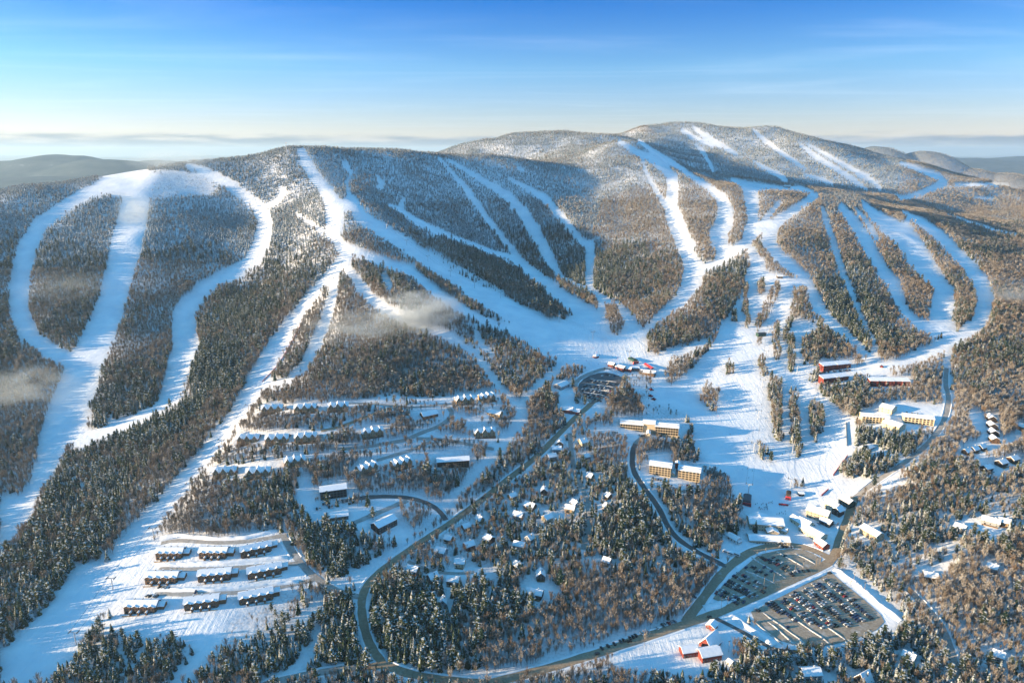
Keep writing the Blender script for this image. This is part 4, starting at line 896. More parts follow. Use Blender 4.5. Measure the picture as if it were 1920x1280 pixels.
# red townhouses below the wooded knoll
def red_row(u, v, wpx, yaw, n, label, wall):
    Dp, h = 10.0, 8.0
    root, k, p = place('townhouse_block', u, v, yaw, Dp); W = wpx / k
    for i in range(n):
        x = -W / 2 + W * (i + 0.5) / n; bw = W / n; yy = 0.6 * (i % 2)
        a = MB(); a.prism_x(x - bw / 2 + 0.01, x + bw / 2 - 0.01, [(-Dp / 2 + yy, -4), (Dp / 2, -4), (Dp / 2, h + 2.2), (-Dp / 2 + yy, h)], wall); un = a.build('unit', root)
        a = MB(); a.prism_x(x - bw / 2 + 0.06, x + bw / 2 + 0.3, [(-Dp / 2 + yy - 0.7, h - 0.1), (Dp / 2 + 0.4, h + 2.3), (Dp / 2 + 0.4, h + 2.9), (-Dp / 2 + yy - 0.7, h + 0.5)], 'snow'); a.build('unit_roof', un)
        a = MB(); windows_front(a, bw * 0.9, -Dp / 2 + yy, h, 3, 2, x0=x, ww=1.6, wh=1.5, z0=0.5, frame='clap_maroon'); stuff_part(a.build('window_set', un))
        a = MB(); a.box(x - bw / 2 + 0.02, x - bw / 2 + 0.4, -Dp / 2 + yy - 1.2, -Dp / 2 + yy - 0.02, -3, h - 0.2, wall); a.build('fin_wall', un)
    tag(root, label, 'townhouse', 'red townhouse rows'); block_trees(root, W, Dp, k); clear_px(u - wpx / 2 - 2, v - 18, u + wpx / 2 + 2, v + 3)
red_row(1569, 693, 62, 5, 4, 'bright red townhouse row at the foot of the wooded knoll', 'clap_red')
red_row(1567, 717, 58, 6, 4, 'dark red townhouse row behind trees, below the car park', 'clap_maroon')
red_row(1668, 724, 74, -1, 5, 'long dark red townhouse row with five snowy roofs', 'clap_maroon')

# ------------------------------------------------------------------ village and lift bases
HB = lambda *a, **kw: house(*a, **kw)
HB('base_lodge', 1437, 996, 62, 'large ochre base lodge with broad snowy roof', 'lodge', yaw=-4, depth=19, h=8, rise=3.4, wall='stucco_ochre', rows=2, nx=12, chimney=False, deck=False)
HB('lodge_wing', 1424, 984, 32, 'snowy rear wing behind the large ochre base lodge', 'lodge', yaw=-4, depth=10, h=7, rise=3, axis='y', wall='stucco_ochre', chimney=False, deck=False)
HB('base_lodge', 1443, 1021, 74, 'low ochre lodge with long snowy roof facing the smaller lot', 'lodge', yaw=-3, depth=13, h=4.2, rise=2.6, wall='stucco_ochre', rows=1, nx=14, chimney=False, deck=False)
HB('porch', 1463, 1023, 9, 'small gabled entrance porch of the low ochre lodge', 'porch', yaw=-3, depth=4, h=3.4, rise=2.2, axis='y', wall='timber_tan', rows=1, nx=1, chimney=False, deck=False)
HB('lodge', 1449, 1006, 20, 'cross gabled snowy roof between the two ochre lodges', 'lodge', yaw=-3, depth=12, h=5, rise=2.6, axis='y', wall='stucco_ochre', rows=1, nx=2, chimney=False, deck=False)
HB('village_hall', 1516, 1006, 46, 'long cream village building slanting towards the red shop', 'building', yaw=-28, depth=13, h=5.5, rise=2.6, wall='stucco_cream', rows=1, nx=8, chimney=False, deck=False)
HB('shop', 1534, 1026, 22, 'bright red gabled shop at the road junction', 'shop', yaw=-35, depth=9, h=4.5, rise=3, wall='clap_red', rows=1, nx=3, chimney=False, deck=False)
HB('village_building', 1490, 983, 26, 'snowy roofed building between the base lodge and the yellow inn', 'building', yaw=-32, depth=9, h=5, rise=2.4, wall='stucco_cream', rows=1, nx=3, chimney=False, deck=False)
HB('inn', 1530, 975, 38, 'yellow three storey inn with grey roof', 'inn', yaw=-18, depth=13, h=9, rise=3.4, wall='stucco_ochre', rows=3, nx=6, chimney=False, deck=False)
HB('house', 1555, 957, 24, 'pale house between the yellow inn and the green house', 'house', yaw=-28, depth=10, h=7, rise=3, wall='stucco_cream', rows=2, nx=3, chimney=False, deck=False)
HB('house', 1581, 948, 24, 'dark green house at the top of the village', 'house', yaw=-30, depth=10, h=6.5, rise=3, wall='clap_green', rows=2, nx=4, chimney=False, deck=False)
HB('shed', 1371, 1014, 22, 'pale grey shed beside the bare trees west of the lodge', 'shed', yaw=-30, depth=8, h=3.6, rise=2, wall='clap_white', rows=1, nx=3, chimney=False, deck=False)
HB('shed', 1382, 1019, 9, 'small pale shed in front of the grey shed', 'shed', yaw=-30, depth=4, h=2.8, rise=1.2, wall='clap_white', rows=1, nx=1, chimney=False, deck=False)
HB('house', 1626, 1008, 36, 'yellow house with grey snowy roof across the road from the village', 'house', yaw=-30, depth=12, h=7, rise=3, wall='stucco_ochre', rows=2, nx=5, chimney=False, deck=False)
HB('lodge', 1295, 1232, 30, 'red lodge wing with grey roof below the valley road', 'lodge', yaw=8, depth=9, h=5, rise=2.4, wall='clap_red', rows=1, nx=5, chimney=False, deck=False)
HB('lodge', 1335, 1240, 40, 'larger red lodge with long roof below the valley road', 'lodge', yaw=10, depth=11, h=5.5, rise=2.8, wall='clap_red', rows=1, nx=6, chimney=False, deck=False)
HB('hall', 1322, 1216, 26, 'steep white snow roof behind the red lodges', 'hall', yaw=-30, depth=16, h=2.5, rise=8, axis='y', wall='clap_red', rows=1, nx=2, chimney=False, deck=False)
HB('shed', 1331, 1180, 16, 'little red shed with bright snowy roof beside the valley road', 'shed', yaw=-25, depth=8, h=3.2, rise=2, wall='clap_red', rows=1, nx=2, axis='y', chimney=False, deck=False)
HB('shed', 1366, 1246, 9, 'tiny white roofed shed at the end of the red lodge', 'shed', yaw=-35, depth=5, h=2.5, rise=1, wall='clap_white', rows=1, nx=1, chimney=False, deck=False)
HB('house', 1524, 1276, 34, 'grey house with pale roof among the lower woods', 'house', yaw=3, depth=10, h=5, rise=3, wall='clap_grey', nx=4)
HB('house', 1611, 1282, 24, 'steep roofed chalet among the lower woods', 'house', yaw=-35, depth=10, h=2.5, rise=7, axis='y', wall='timber_dark', nx=2)
HB('shed', 1466, 1000, 14, 'small snowy outbuilding beside the round water tank behind the low lodge', 'shed', yaw=-20, depth=8, h=4, rise=2, wall='stucco_cream', rows=1, nx=2, chimney=False, deck=False)
HB('village_building', 1503, 990, 24, 'cream building with two gables behind the long village building', 'building', yaw=-26, depth=11, h=6, rise=3, wall='stucco_cream', rows=2, nx=4, chimney=False, deck=False)
HB('village_building', 1545, 985, 20, 'low building below the yellow inn with dark walls', 'building', yaw=-24, depth=9, h=4.5, rise=2.4, wall='timber_dark', rows=1, nx=3, chimney=False, deck=False)
HB('house', 1566, 966, 16, 'narrow dark gabled house beside the pale house', 'house', yaw=-26, depth=9, h=6.5, rise=3, axis='y', wall='timber_dark', rows=2, nx=2, chimney=False, deck=False)
HB('shed', 1562, 984, 10, 'tiny snowy shed in the yard below the yellow inn', 'shed', yaw=-26, depth=5, h=2.8, rise=1.4, wall='clap_white', rows=1, nx=1, chimney=False, deck=False)
# upper lift base
HB('lift_lodge', 1145, 689, 11, 'dark red hut at the corner of the oval lot', 'hut', yaw=-10, depth=8, h=5, rise=2.2, wall='clap_maroon', rows=1, nx=2, chimney=False, deck=False)
HB('lift_lodge', 1161, 695, 18, 'red lift lodge with flat snowy roof above the oval lot', 'lodge', yaw=-14, depth=10, h=5.5, rise=2, wall='clap_maroon', rows=1, nx=4, chimney=False, deck=False)
HB('lift_lodge', 1176, 697, 14, 'dark red lodge annex beside the red lift lodge', 'lodge', yaw=-8, depth=9, h=5, rise=2, wall='clap_maroon', rows=1, nx=3, chimney=False, deck=False)
HB('lift_lodge', 1192, 696, 13, 'dark grey plant building behind the lodge annex', 'building', yaw=0, depth=9, h=5, rise=1.5, wall='metal_dark', rows=1, nx=2, chimney=False, deck=False)
HB('lift_lodge', 1214, 704, 28, 'brown building with snowy roof at the edge of the bare wood', 'building', yaw=-6, depth=12, h=4.5, rise=2.4, wall='timber_brown', rows=1, nx=5, chimney=False, deck=False)
HB('lodge', 1062, 775, 22, 'red gabled building beside the loop road below the oval lot', 'building', yaw=-4, depth=10, h=5, rise=3, wall='clap_red', rows=1, nx=4, chimney=False, deck=False)
HB('lodge', 1078, 777, 16, 'red annex next to the gabled building by the loop road', 'building', yaw=-8, depth=8, h=4.2, rise=2.4, wall='clap_red', rows=1, nx=3, chimney=False, deck=False)
HB('barn', 1060, 728, 26, 'pale barn with broad snowy roof west of the oval lot', 'barn', yaw=22, depth=14, h=4.5, rise=3, wall='clap_grey', rows=1, nx=4, chimney=False, deck=False)
HB('hut', 1463, 522, 9, 'small dark lift hut on the south slope', 'hut', yaw=0, depth=8, h=4, rise=1.6, wall='timber_dark', rows=1, nx=1, chimney=False, deck=False)
HB('hut', 1429, 631, 16, 'dark green hut beside the thin tree strip on the slope', 'hut', yaw=4, depth=8, h=5, rise=1, wall='clap_green', rows=1, nx=2, chimney=False, deck=False, roofmat='metal_dark')
HB('hut', 295, 312, 8, 'small dark hut on the bare snowy summit', 'hut', yaw=0, depth=6, h=4, rise=1.5, wall='timber_dark', rows=1, nx=1, chimney=False, deck=False)
HB('hut', 1476, 352, 12, 'low dark lodge on the shoulder of the south ridge', 'hut', yaw=0, depth=8, h=4, rise=1.5, wall='timber_dark', rows=1, nx=2, chimney=False, deck=False)

# ------------------------------------------------------------------ cabins in the woods
CABINS = [(964,936,14,'timber_tan',20,'x','tan cabin just below the loop road'),(990,956,20,'timber_brown',-18,'x','large brown cabin at the head of a short drive'),(1020,927,13,'timber_dark',0,'y','small dark cabin under tall pines'),
 (969,974,18,'clap_grey',-15,'x','grey cabin below the large brown cabin'),(1073,949,14,'clap_grey',-35,'x','grey roofed cabin beside the snowy lane'),(1067,961,18,'timber_tan',-10,'x','tan cabin below the one at the lane side'),
 (1031,979,16,'stucco_cream',20,'x','cream cabin with bright roof in the open wood'),(904,980,11,'timber_tan',25,'y','little tan cabin among firs'),(877,994,14,'timber_brown',20,'x','brown cabin beside the dark road'),
 (911,1018,16,'timber_dark',-30,'x','dark chalet with white skylit roof'),(883,1031,18,'clap_maroon',18,'x','red brown cabin with blue snowy roof'),(989,1016,14,'clap_grey',-25,'y','grey gabled cabin in the middle of the wood'),
 (971,1031,20,'stucco_ochre',-12,'x','ochre cabin with long pale roof'),(861,1064,18,'stucco_cream',-5,'x','cabin with bright square roof standing in a clearing'),(848,1098,22,'timber_brown',-6,'x','wide brown cabin below the clearing'),
 (1014,1088,16,'timber_dark',0,'y','dark steep gabled cabin in a snowy glade'),(966,1066,14,'timber_brown',-30,'x','brown cabin half hidden by hardwoods'),(838,1017,14,'timber_brown',-15,'x','weathered cabin near the bend of the loop road'),
 (823,1043,20,'clap_grey',-14,'x','long grey cabin behind bare trees near the road'),(1111,899,12,'timber_tan',30,'y','tan cabin above the snowy lane'),(1136,935,10,'timber_brown',-30,'x','little brown cabin east of the lane'),
 (1134,955,10,'stucco_ochre',-30,'x','little ochre cabin east of the lane'),(1135,1059,14,'clap_grey',-20,'x','grey cabin at the foot of the snowy lane'),(771,1078,20,'timber_brown',-12,'x','brown cabin by the cabin drive near the bend'),
 (804,1091,16,'timber_dark',-40,'y','dark steep roofed cabin below the drive'),(830,1138,14,'clap_grey',0,'y','grey cabin under the pines inside the loop'),(1000,1122,30,'timber_dark',-12,'x','long dark cabin with several snowy roofs under the pines'),
 (1049,837,14,'timber_brown',0,'y','brown gabled cottage beside the loop road'),(1044,849,17,'clap_grey',0,'x','white roofed cottage beside the loop road'),(1037,863,16,'clap_grey',10,'x','grey cottage at the bend of the loop road'),
 (1087,834,16,'stucco_cream',-35,'y','cream cottage above the snowy lane'),(1100,862,14,'clap_grey',10,'x','low grey cabin under the dark pines'),
 (1856,985,28,'clap_grey',-15,'x','large grey house in the snowy clearing on the right hillside'),(1883,987,18,'timber_tan',-12,'x','tan garage beside the large grey house'),(1745,1090,22,'timber_brown',-10,'x','brown cabin in a clearing east of the large lot'),
 (1797,997,18,'clap_grey',-20,'x','grey cabin beside the woodland lane'),(1858,1073,16,'clap_grey',-20,'x','white roofed cabin deep in the right hand wood'),(1700,1242,20,'clap_grey',-25,'x','grey cabin above the woodland road'),
 (1864,788,16,'timber_dark',-40,'x','dark hillside house, highest of the stepped row'),(1866,802,16,'timber_dark',-40,'x','dark hillside house, second of the stepped row'),(1868,815,16,'timber_dark',-40,'x','dark hillside house, third of the stepped row'),
 (1870,828,16,'timber_brown',-40,'x','brown hillside house, lowest of the stepped row'),(1818,852,15,'timber_brown',15,'x','brown hillside house at the near end of the short row'),(1832,848,14,'timber_dark',15,'x','dark hillside house in the middle of the short row'),
 (1846,844,14,'timber_dark',15,'x','dark hillside house at the upper end of the short row'),(1856,885,18,'timber_dark',15,'x','dark house at the lower end of the long hillside row'),(1884,875,18,'timber_dark',15,'x','dark house in the middle of the long hillside row'),
 (1906,868,18,'timber_brown',15,'x','brown house at the upper end of the long hillside row'),(1914,806,16,'timber_brown',-20,'x','brown house beside the upper hillside lane'),
 (1870,1240,18,'clap_grey',-20,'x','pale roofed cabin in the lowest right hand wood')]
for u, v, w, wall, yaw, ax, lab in CABINS:
    rise = 3.6 if ax == 'y' else 2.8
    house('cabin', u, v, w, lab, 'cabin', yaw=yaw, depth=7.5 if w < 16 else 9.0, h=3.6 if w < 16 else 4.6, rise=rise, axis=ax, wall=wall, rows=1 if w < 16 else 2, nx=3, show=1.0)

# ------------------------------------------------------------------ lifts, fences, masts
def lift_terminal(u, v, label, L=17.0, Wd=9.0, col='metal_dark', yaw=0.0):
    root, k, p = place('lift_terminal', u, v, 0, L)
    root.rotation_euler.z = -math.atan2(p[0], p[1]) + R(yaw)
    g = MB()
    for x in (-Wd * 0.35, Wd * 0.35):
        for y in (-L * 0.35, L * 0.3): g.tube((x, y, -2), (x, y, 4.2), 0.4, 0.4, 6, 'steel_galv')
    g.build('support', root)
    g = MB(); g.prism_y(-L / 2, L / 2, [(-Wd / 2, 4.2), (Wd / 2, 4.2), (Wd / 2, 5.6), (Wd * 0.3, 6.8), (-Wd * 0.3, 6.8), (-Wd / 2, 5.6)], col); g.build('canopy', root)
    g = MB(); g.box(-Wd * 0.55, Wd * 0.55, -L / 2 - 1.5, -L / 2 - 0.1, 0, 4.0, 'net_red'); g.box(-Wd * 0.5, Wd * 0.5, -L / 2 - 1.55, -L / 2 - 1.45, 1.2, 2.6, 'window_glass'); g.build('operator_hut', root)
    tag(root, label, 'lift station'); block_trees(root, Wd, L, k); clear_px(u - 10, v - 26, u + 10, v + 4)
    return root
lift_terminal(1405, 948, 'dark blue lift station with red front at the foot of the slope')
lift_terminal(1481, 936, 'smaller dark lift station with red front beside the lone tree clump', L=10, Wd=5.5, col='timber_dark')
lift_terminal(1188, 682, 'dark green lift station at the upper lift base', L=16, Wd=9, col='clap_green', yaw=35)
house('hut', 1503, 930, 9, 'white roofed ticket hut beside the lone tree clump', 'hut', depth=5, h=3, rise=0.8, wall='timber_dark', rows=1, nx=1, chimney=False, deck=False)
root, k, p = place('canopy', 1213, 690, -32, 7); g = MB(); W = 30 / k
g.prism_x(-W / 2, W / 2, [(-3, 2.6), (3, 2.6), (3, 3.0), (0, 5.0), (-3, 3.0)], 'net_red'); g.build('roof', root)
g = MB()
for i in range(6):
    for y in (-2.7, 2.7): g.tube((-W / 2 + W * (i + 0.5) / 6, y, -1), (-W / 2 + W * (i + 0.5) / 6, y, 2.6), 0.15, 0.15, 5, 'steel_galv')
stuff_part(g.build('post', root)); tag(root, 'long red canopy roof on posts at the upper lift base', 'canopy')
root, k, p = place('lift_terminal', 1124, 671, 30, 12); g = MB(); n = 10
g.add([(7 * math.cos(2 * math.pi * i / n), 4.5 * math.sin(2 * math.pi * i / n), z) for z in (-1, 3.2) for i in range(n)] + [(0, 0, 5)],
      [(i, (i + 1) % n, n + (i + 1) % n, n + i) for i in range(n)], 'clap_red')
g.build('wall', root); g = MB()
g.add([(7.6 * math.cos(2 * math.pi * i / n), 5.1 * math.sin(2 * math.pi * i / n), 3.2) for i in range(n)] + [(0, 0, 5.4)], [(i, (i + 1) % n, n) for i in range(n)], 'snow'); g.build('roof', root)
g = MB(); g.box(6, 11, -2, 2, -1, 2.6, 'metal_dark'); g.build('loading_ramp', root); tag(root, 'rounded red lift station on the open snow of the upper base', 'lift station'); clear_px(1108, 655, 1142, 674)

def tower_mesh(h):
    g = MB(); g.tube((0, 0, -2), (0, 0, h), 0.55, 0.38, 7, 'steel_galv'); mast = g.mesh('mast')
    g = MB(); g.box(-3.6, 3.6, -0.3, 0.3, h - 0.2, h + 0.35, 'steel_galv'); g.box(-3.9, -3.1, -2.0, 2.0, h + 0.35, h + 0.8, 'metal_dark'); g.box(3.1, 3.9, -2.0, 2.0, h + 0.35, h + 0.8, 'metal_dark'); arm = g.mesh('crossarm')
    return mast, arm
TOWER = tower_mesh(12.0)
ORD = ['first', 'second', 'third', 'fourth', 'fifth', 'sixth', 'seventh', 'eighth', 'ninth', 'tenth', 'eleventh', 'twelfth']
def lift_line(px, label, desc, n=None):
    w = np.array([hit(u, v)[:2] for u, v in px])
    if n:
        w = np.array([w[0] + (w[-1] - w[0]) * i / (n - 1) for i in range(n)])
    d = w[-1] - w[0]; yaw = math.atan2(d[1], d[0]) - math.pi / 2
    tops = []
    for i, (x, y) in enumerate(w):
        z = float(height(x, y)); o = empty('lift_tower', (x, y, z), yaw)
        for nm, me in zip(('mast', 'crossarm'), TOWER): link(bpy.data.objects.new(nm, me), o)
        tag(o, f'{desc}, {ORD[i]} from its foot', 'lift tower', label); tops.append(Vector((x, y, z + 12.6)))
        u, v = project(x, y, z); clear_px(float(u) - 2, float(v) - 12, float(u) + 2, float(v))
    sx, sy = math.cos(yaw), math.sin(yaw)
    for s in (-1, 1):
        g = MB(); off = Vector((sx * 3.5 * s, sy * 3.5 * s, 0))
        for a, b_ in zip(tops[:-1], tops[1:]):
            for q in range(4):
                t0, t1 = q / 4, (q + 1) / 4; sag = lambda t: Vector((0, 0, -4 * t * (1 - t) * (b_ - a).length * 0.02))
                g.tube(a.lerp(b_, t0) + off + sag(t0), a.lerp(b_, t1) + off + sag(t1), 0.09, 0.09, 4, 'metal_dark')
        o = g.build('lift_cable'); tag(o, ('outer' if s < 0 else 'inner') + ' haul cable of the ' + label, 'cable', 'haul cables of the ' + label)
lift_line([(143,1208),(212,1105),(289,1010),(357,926),(417,842),(467,775)], 'chairlift beside the townhouses', 'steel lift tower on the piste beside the townhouse rows')
lift_line([(530,690),(640,500)], 'chairlift on the race piste', 'steel lift tower along the race piste with red netting', 6)
lift_line([(1180,672),(690,398)], 'main chairlift up the shaded bowl', 'steel lift tower on the wide shaded piste above the upper base', 11)
lift_line([(1403,925),(1412,760),(1420,600),(1455,520)], 'village chairlift', 'steel lift tower rising from the dark blue station', 9)
lift_line([(1482,915),(1494,700)], 'beginner chairlift', 'steel lift tower between the two long tree strips', 5)
def net_fence(px, label, mat='net_red', h=2.2):
    w = densify(np.array([hit(u, v)[:2] for u, v in px]), 4.0); g = MB()
    root = empty('safety_fence', (w[0][0], w[0][1], float(height(*w[0])))); o = root.location
    zs = height(w[:, 0], w[:, 1])
    for i in range(len(w) - 1):
        a, b_ = w[i], w[i + 1]; d = (b_ - a) / np.linalg.norm(b_ - a); nn = np.array([-d[1], d[0]]) * 0.12
        P4 = [(*(a - nn), zs[i]), (*(b_ - nn), zs[i + 1]), (*(b_ + nn), zs[i + 1]), (*(a + nn), zs[i])]
        g.add([(x - o.x, y - o.y, z - o.z + q) for q in (0.1, h) for x, y, z in P4], [(3,2,1,0),(4,5,6,7),(0,1,5,4),(1,2,6,5),(2,3,7,6),(3,0,4,7)], mat)
    g.build('net', root); g = MB()
    for (x, y), z in zip(w[::2], zs[::2]): g.tube((x - o.x, y - o.y, z - o.z - 0.5), (x - o.x, y - o.y, z - o.z + h + 0.3), 0.1, 0.1, 5, 'metal_dark')
    stuff_part(g.build('post', root)); tag(root, label, 'fence')
net_fence([(1562,892),(1589,855)], 'long red safety fence at the lower edge of the slope')
net_fence([(1540,930),(1553,918)], 'short red safety fence above the village houses')
net_fence([(1586,792),(1588,836)], 'dark netted fence down the right edge of the beginner slope', 'metal_dark')
net_fence([(492,716),(517,690),(545,645),(566,604)], 'thin red race netting beside the narrow tree strip', h=1.4)
net_fence([(1460,946),(1478,948)], 'low red fence in front of the smaller lift station')
# mast on the wooded summit
p = hit(538, 290); root = empty('radio_mast', tuple(p)); g = MB()
for a in range(3):
    c0, s0 = math.cos(a * 2.094), math.sin(a * 2.094); g.tube((2 * c0, 2 * s0, -2), (0.4 * c0, 0.4 * s0, 34), 0.28, 0.2, 5, 'steel_galv')
g.build('leg_frame', root); g = MB()
for i in range(9):
    z = 3 + i * 3.5; r_ = 2 - 1.6 * z / 34; g.box(-r_, r_, -0.12, 0.12, z, z + 0.25, 'steel_galv'); g.box(-0.12, 0.12, -r_, r_, z, z + 0.25, 'steel_galv')
g.build('brace', root); g = MB(); g.box(-1.6, 1.6, -0.5, 0.5, 30, 33, 'clap_white'); g.build('antenna_panel', root)
tag(root, 'thin radio mast on the wooded ridge top', 'mast')

# ------------------------------------------------------------------ lamp posts and snow windrows of the lots
g = MB(); g.tube((0, 0, -0.5), (0, 0, 11), 0.16, 0.10, 6, 'timber_tan'); LP0 = g.mesh('pole'); g = MB(); g.box(-1.3, 1.3, -0.25, 0.25, 10.8, 11.1, 'metal_dark'); LP1 = g.mesh('lamp_head')
for u, v in [(1432,1100),(1490,1074),(1505,1070),(1530,1062),(1352,1140),(1364,1136),(1450,1092),(1537,1058),(1600,1092),(1620,1110),(1366,1222)]:
    p = hit(u, v); o = empty('lamp_post', tuple(p), 0.5); link(bpy.data.objects.new('pole', LP0), o); link(bpy.data.objects.new('lamp_head', LP1), o)
    tag(o, 'tall lamp post at the edge of the village parking lots', 'lamp post', 'lamp posts round the village lots')
def bank(name, px, wd, h, label, group=None, mat='snow'):
    w = densify(np.array([hit(u, v)[:2] for u, v in px]), 2.5); n = 7
    d = np.gradient(w, axis=0); d /= np.linalg.norm(d, axis=1)[:, None] + 1e-9; nr_ = np.stack([-d[:, 1], d[:, 0]], 1)
    prof = [(-0.5, -0.3), (-0.38, 0.35), (-0.18, 0.8), (0.05, 1.0), (0.25, 0.7), (0.4, 0.3), (0.5, -0.3)]
    wig = 0.5 * vnoise(w[:, 0], w[:, 1], 7, 62) if mat == 'snow_dirty' else np.zeros(len(w))
    V = []; Fc = []
    for i in range(len(w)):
        e = min(1.0, 0.25 + min(i, len(w) - 1 - i) * 0.4)
        for j, (o_, z) in enumerate(prof):
            x, y = w[i] + nr_[i] * (o_ * wd + wig[i]); q = 1 + 0.45 * float(vnoise(x * 1.0, y * 1.0, 3.2, 60 + j % 3))
            V.append((x, y, float(height(x, y)) + 0.25 + z * h * q * e))
        if i:
            for j in range(n - 1):
                a = (i - 1) * n + j; Fc.append((a + 1, a, a + n, a + n + 1))
    o = sheet(name, V, Fc, mat, True); tag(o, label, 'snow bank', group); return o
for px in [[(1400,1156),(1468,1207)],[(1430,1148),(1515,1211)],[(1467,1146),(1555,1206)],[(1548,1174),(1585,1198)],[(1440,1165),(1490,1208)]]:
    bank('snow_windrow', px, 2.0, 0.6, 'ploughed snow ridge between empty rows of the large lot', 'ploughed ridges in the large lot', 'snow_dirty')
for px in [[(1457,1034),(1507,1063)],[(1490,1037),(1529,1057)],[(1408,1044),(1473,1084)],[(1398,1070),(1452,1093)]]:
    bank('snow_windrow', px, 2.0, 0.6, 'ploughed snow ridge between rows of the smaller lot', 'ploughed ridges in the smaller lot', 'snow_dirty')
for px in [[(1106,710),(1156,716)],[(1100,719),(1150,726)],[(1096,727),(1143,735)],[(1094,735),(1135,743)]]:
    bank('snow_windrow', px, 2.0, 0.6, 'ploughed snow ridge between rows of the oval lot', 'ploughed ridges in the oval lot', 'snow_dirty')
bank('snow_bank', [(1364,1153),(1400,1139),(1475,1106),(1550,1073)], 4.0, 1.2, 'broad snow bank between the valley road and the large lot')
bank('snow_bank', [(1566,1066),(1610,1098),(1650,1135),(1690,1164)], 7.0, 2.2, 'sunlit snow bank along the wooded side of the large lot')
bank('snow_bank', [(1370,1152),(1410,1180),(1452,1210)], 7.0, 1.8, 'snow bank between the large lot and the service road')
bank('snow_bank', [(1320,1140),(1345,1136),(1356,1130)], 9.0, 2.0, 'rounded snow heap at the road junction by the smaller lot')
for px, lab in [([(292,1060),(420,1055),(540,1045)],'highest'),([(290,1106),(400,1106),(560,1090)],'middle')]:
    bank('snow_bank', px, 6.0, 1.5, f'lumpy snow bank in front of the {lab} townhouse row', 'snow banks between the townhouse rows')
bank('snow_bank', [(300,1008),(330,1003),(400,1010),(460,1008),(520,994)], 6.0, 1.6, 'curved snow bank above the highest townhouse row')

# ------------------------------------------------------------------ tree shapes (built at about 14 m, then scaled)
def tri_mesh(name, V, T, mats, mi, snowy):
    me = bpy.data.meshes.new(name); me.from_pydata([tuple(q) for q in V], [], T)
    for q in mats: me.materials.append(MATS[q])
    me.polygons.foreach_set('material_index', mi); me.update()
    a = me.attributes.new('snowy', 'FLOAT', 'FACE'); a.data.foreach_set('value', np.array(snowy, np.float32))
    return me
def trunk_mesh(h, r, mat, seed, n=5):
    rr = random.Random(seed); V = []; T = []; seg = 4; ox = oy = 0.0
    for k in range(seg + 1):
        t = k / seg; ox += rr.uniform(-.12, .12) * (k > 0); oy += rr.uniform(-.12, .12) * (k > 0)
        for i in range(n):
            a = 2 * math.pi * i / n; q = r * (1 - 0.75 * t) * (1.35 if k == 0 else 1); V.append((ox + q * math.cos(a), oy + q * math.sin(a), -1.0 + (h + 1.0) * t))
    for k in range(seg):
        for i in range(n): T.append((k * n + i, k * n + (i + 1) % n, (k + 1) * n + (i + 1) % n, (k + 1) * n + i))
    return tri_mesh('trunk', V, T, [mat], [0] * len(T), [1] * len(T))
def spruce_crown(seed, mat, h=14.0, rad=3.3, n=105, power=0.85, base=0.07, droop=0.38):
    rr = random.Random(seed); V = []; T = []; S = []
    # dark core
    m = 7; zb = h * (base + 0.05)
    for i in range(m): a = 2 * math.pi * i / m; V.append((rad * 0.42 * math.cos(a), rad * 0.42 * math.sin(a), zb))
    V.append((0, 0, h * 0.97))
    for i in range(m): T.append((i, (i + 1) % m, m)); S.append(1.0)
    for k in range(n):
        t = base + (0.985 - base) * ((k + rr.random() * 0.8) / n) ** 1.15
        r = rad * (1 - t) ** power * rr.uniform(0.72, 1.18) + 0.12
        a = k * 2.39996 + rr.uniform(-.4, .4); z = h * t; c, s = math.cos(a), math.sin(a)
        w = (0.24 + 0.22 * rr.random()) * r + 0.14; dz = r * droop * rr.uniform(0.7, 1.3)
        mid = 0.62 * r; o = len(V)
        V += [(0.05 * c, 0.05 * s, z + 0.35 * r * 0.6), (mid * c - w * s, mid * s + w * c, z - dz * 0.75), (r * c, r * s, z - dz), (mid * c + w * s, mid * s - w * c, z - dz * 0.75)]
        q = rr.random(); T += [(o, o + 2, o + 1), (o, o + 3, o + 2)]; S += [q, min(1, q + rr.uniform(-.2, .2))]
    return tri_mesh('crown', V, T, [mat], [0] * len(T), S)
def pine_crown(seed, mat, h=17.0, n=120):
    """white pine: open whorls of broad uneven boughs"""
    rr = random.Random(seed); V = []; T = []; S = []
    for k in range(n):
        t = 0.22 + 0.77 * (k / n); prof = 4.5 * math.sin(min(1.0, (1.04 - t) * 1.6) * math.pi / 2) ** 0.9
        lobe = 0.65 + 0.45 * math.sin(t * 23 + seed) ; r = max(0.5, prof * lobe * rr.uniform(0.6, 1.2))
        a = k * 2.39996 + rr.uniform(-.5, .5); z = h * t; c, s = math.cos(a), math.sin(a)
        for q in range(2):
            rr0 = r * (0.35 + 0.5 * q); w = 0.6 + 0.45 * rr.random(); o = len(V); zz = z + rr.uniform(-.4, .5) + 0.12 * r * q
            V += [((rr0 - w) * c, (rr0 - w) * s, zz + .1), (rr0 * c - w * s, rr0 * s + w * c, zz - .25), ((rr0 + w * 1.3) * c, (rr0 + w * 1.3) * s, zz + .05), (rr0 * c + w * s, rr0 * s - w * c, zz - .25)]
            qv = rr.random(); T += [(o, o + 2, o + 1), (o, o + 3, o + 2)]; S += [qv, qv]
    return tri_mesh('crown', V, T, [mat], [0] * len(T), S)
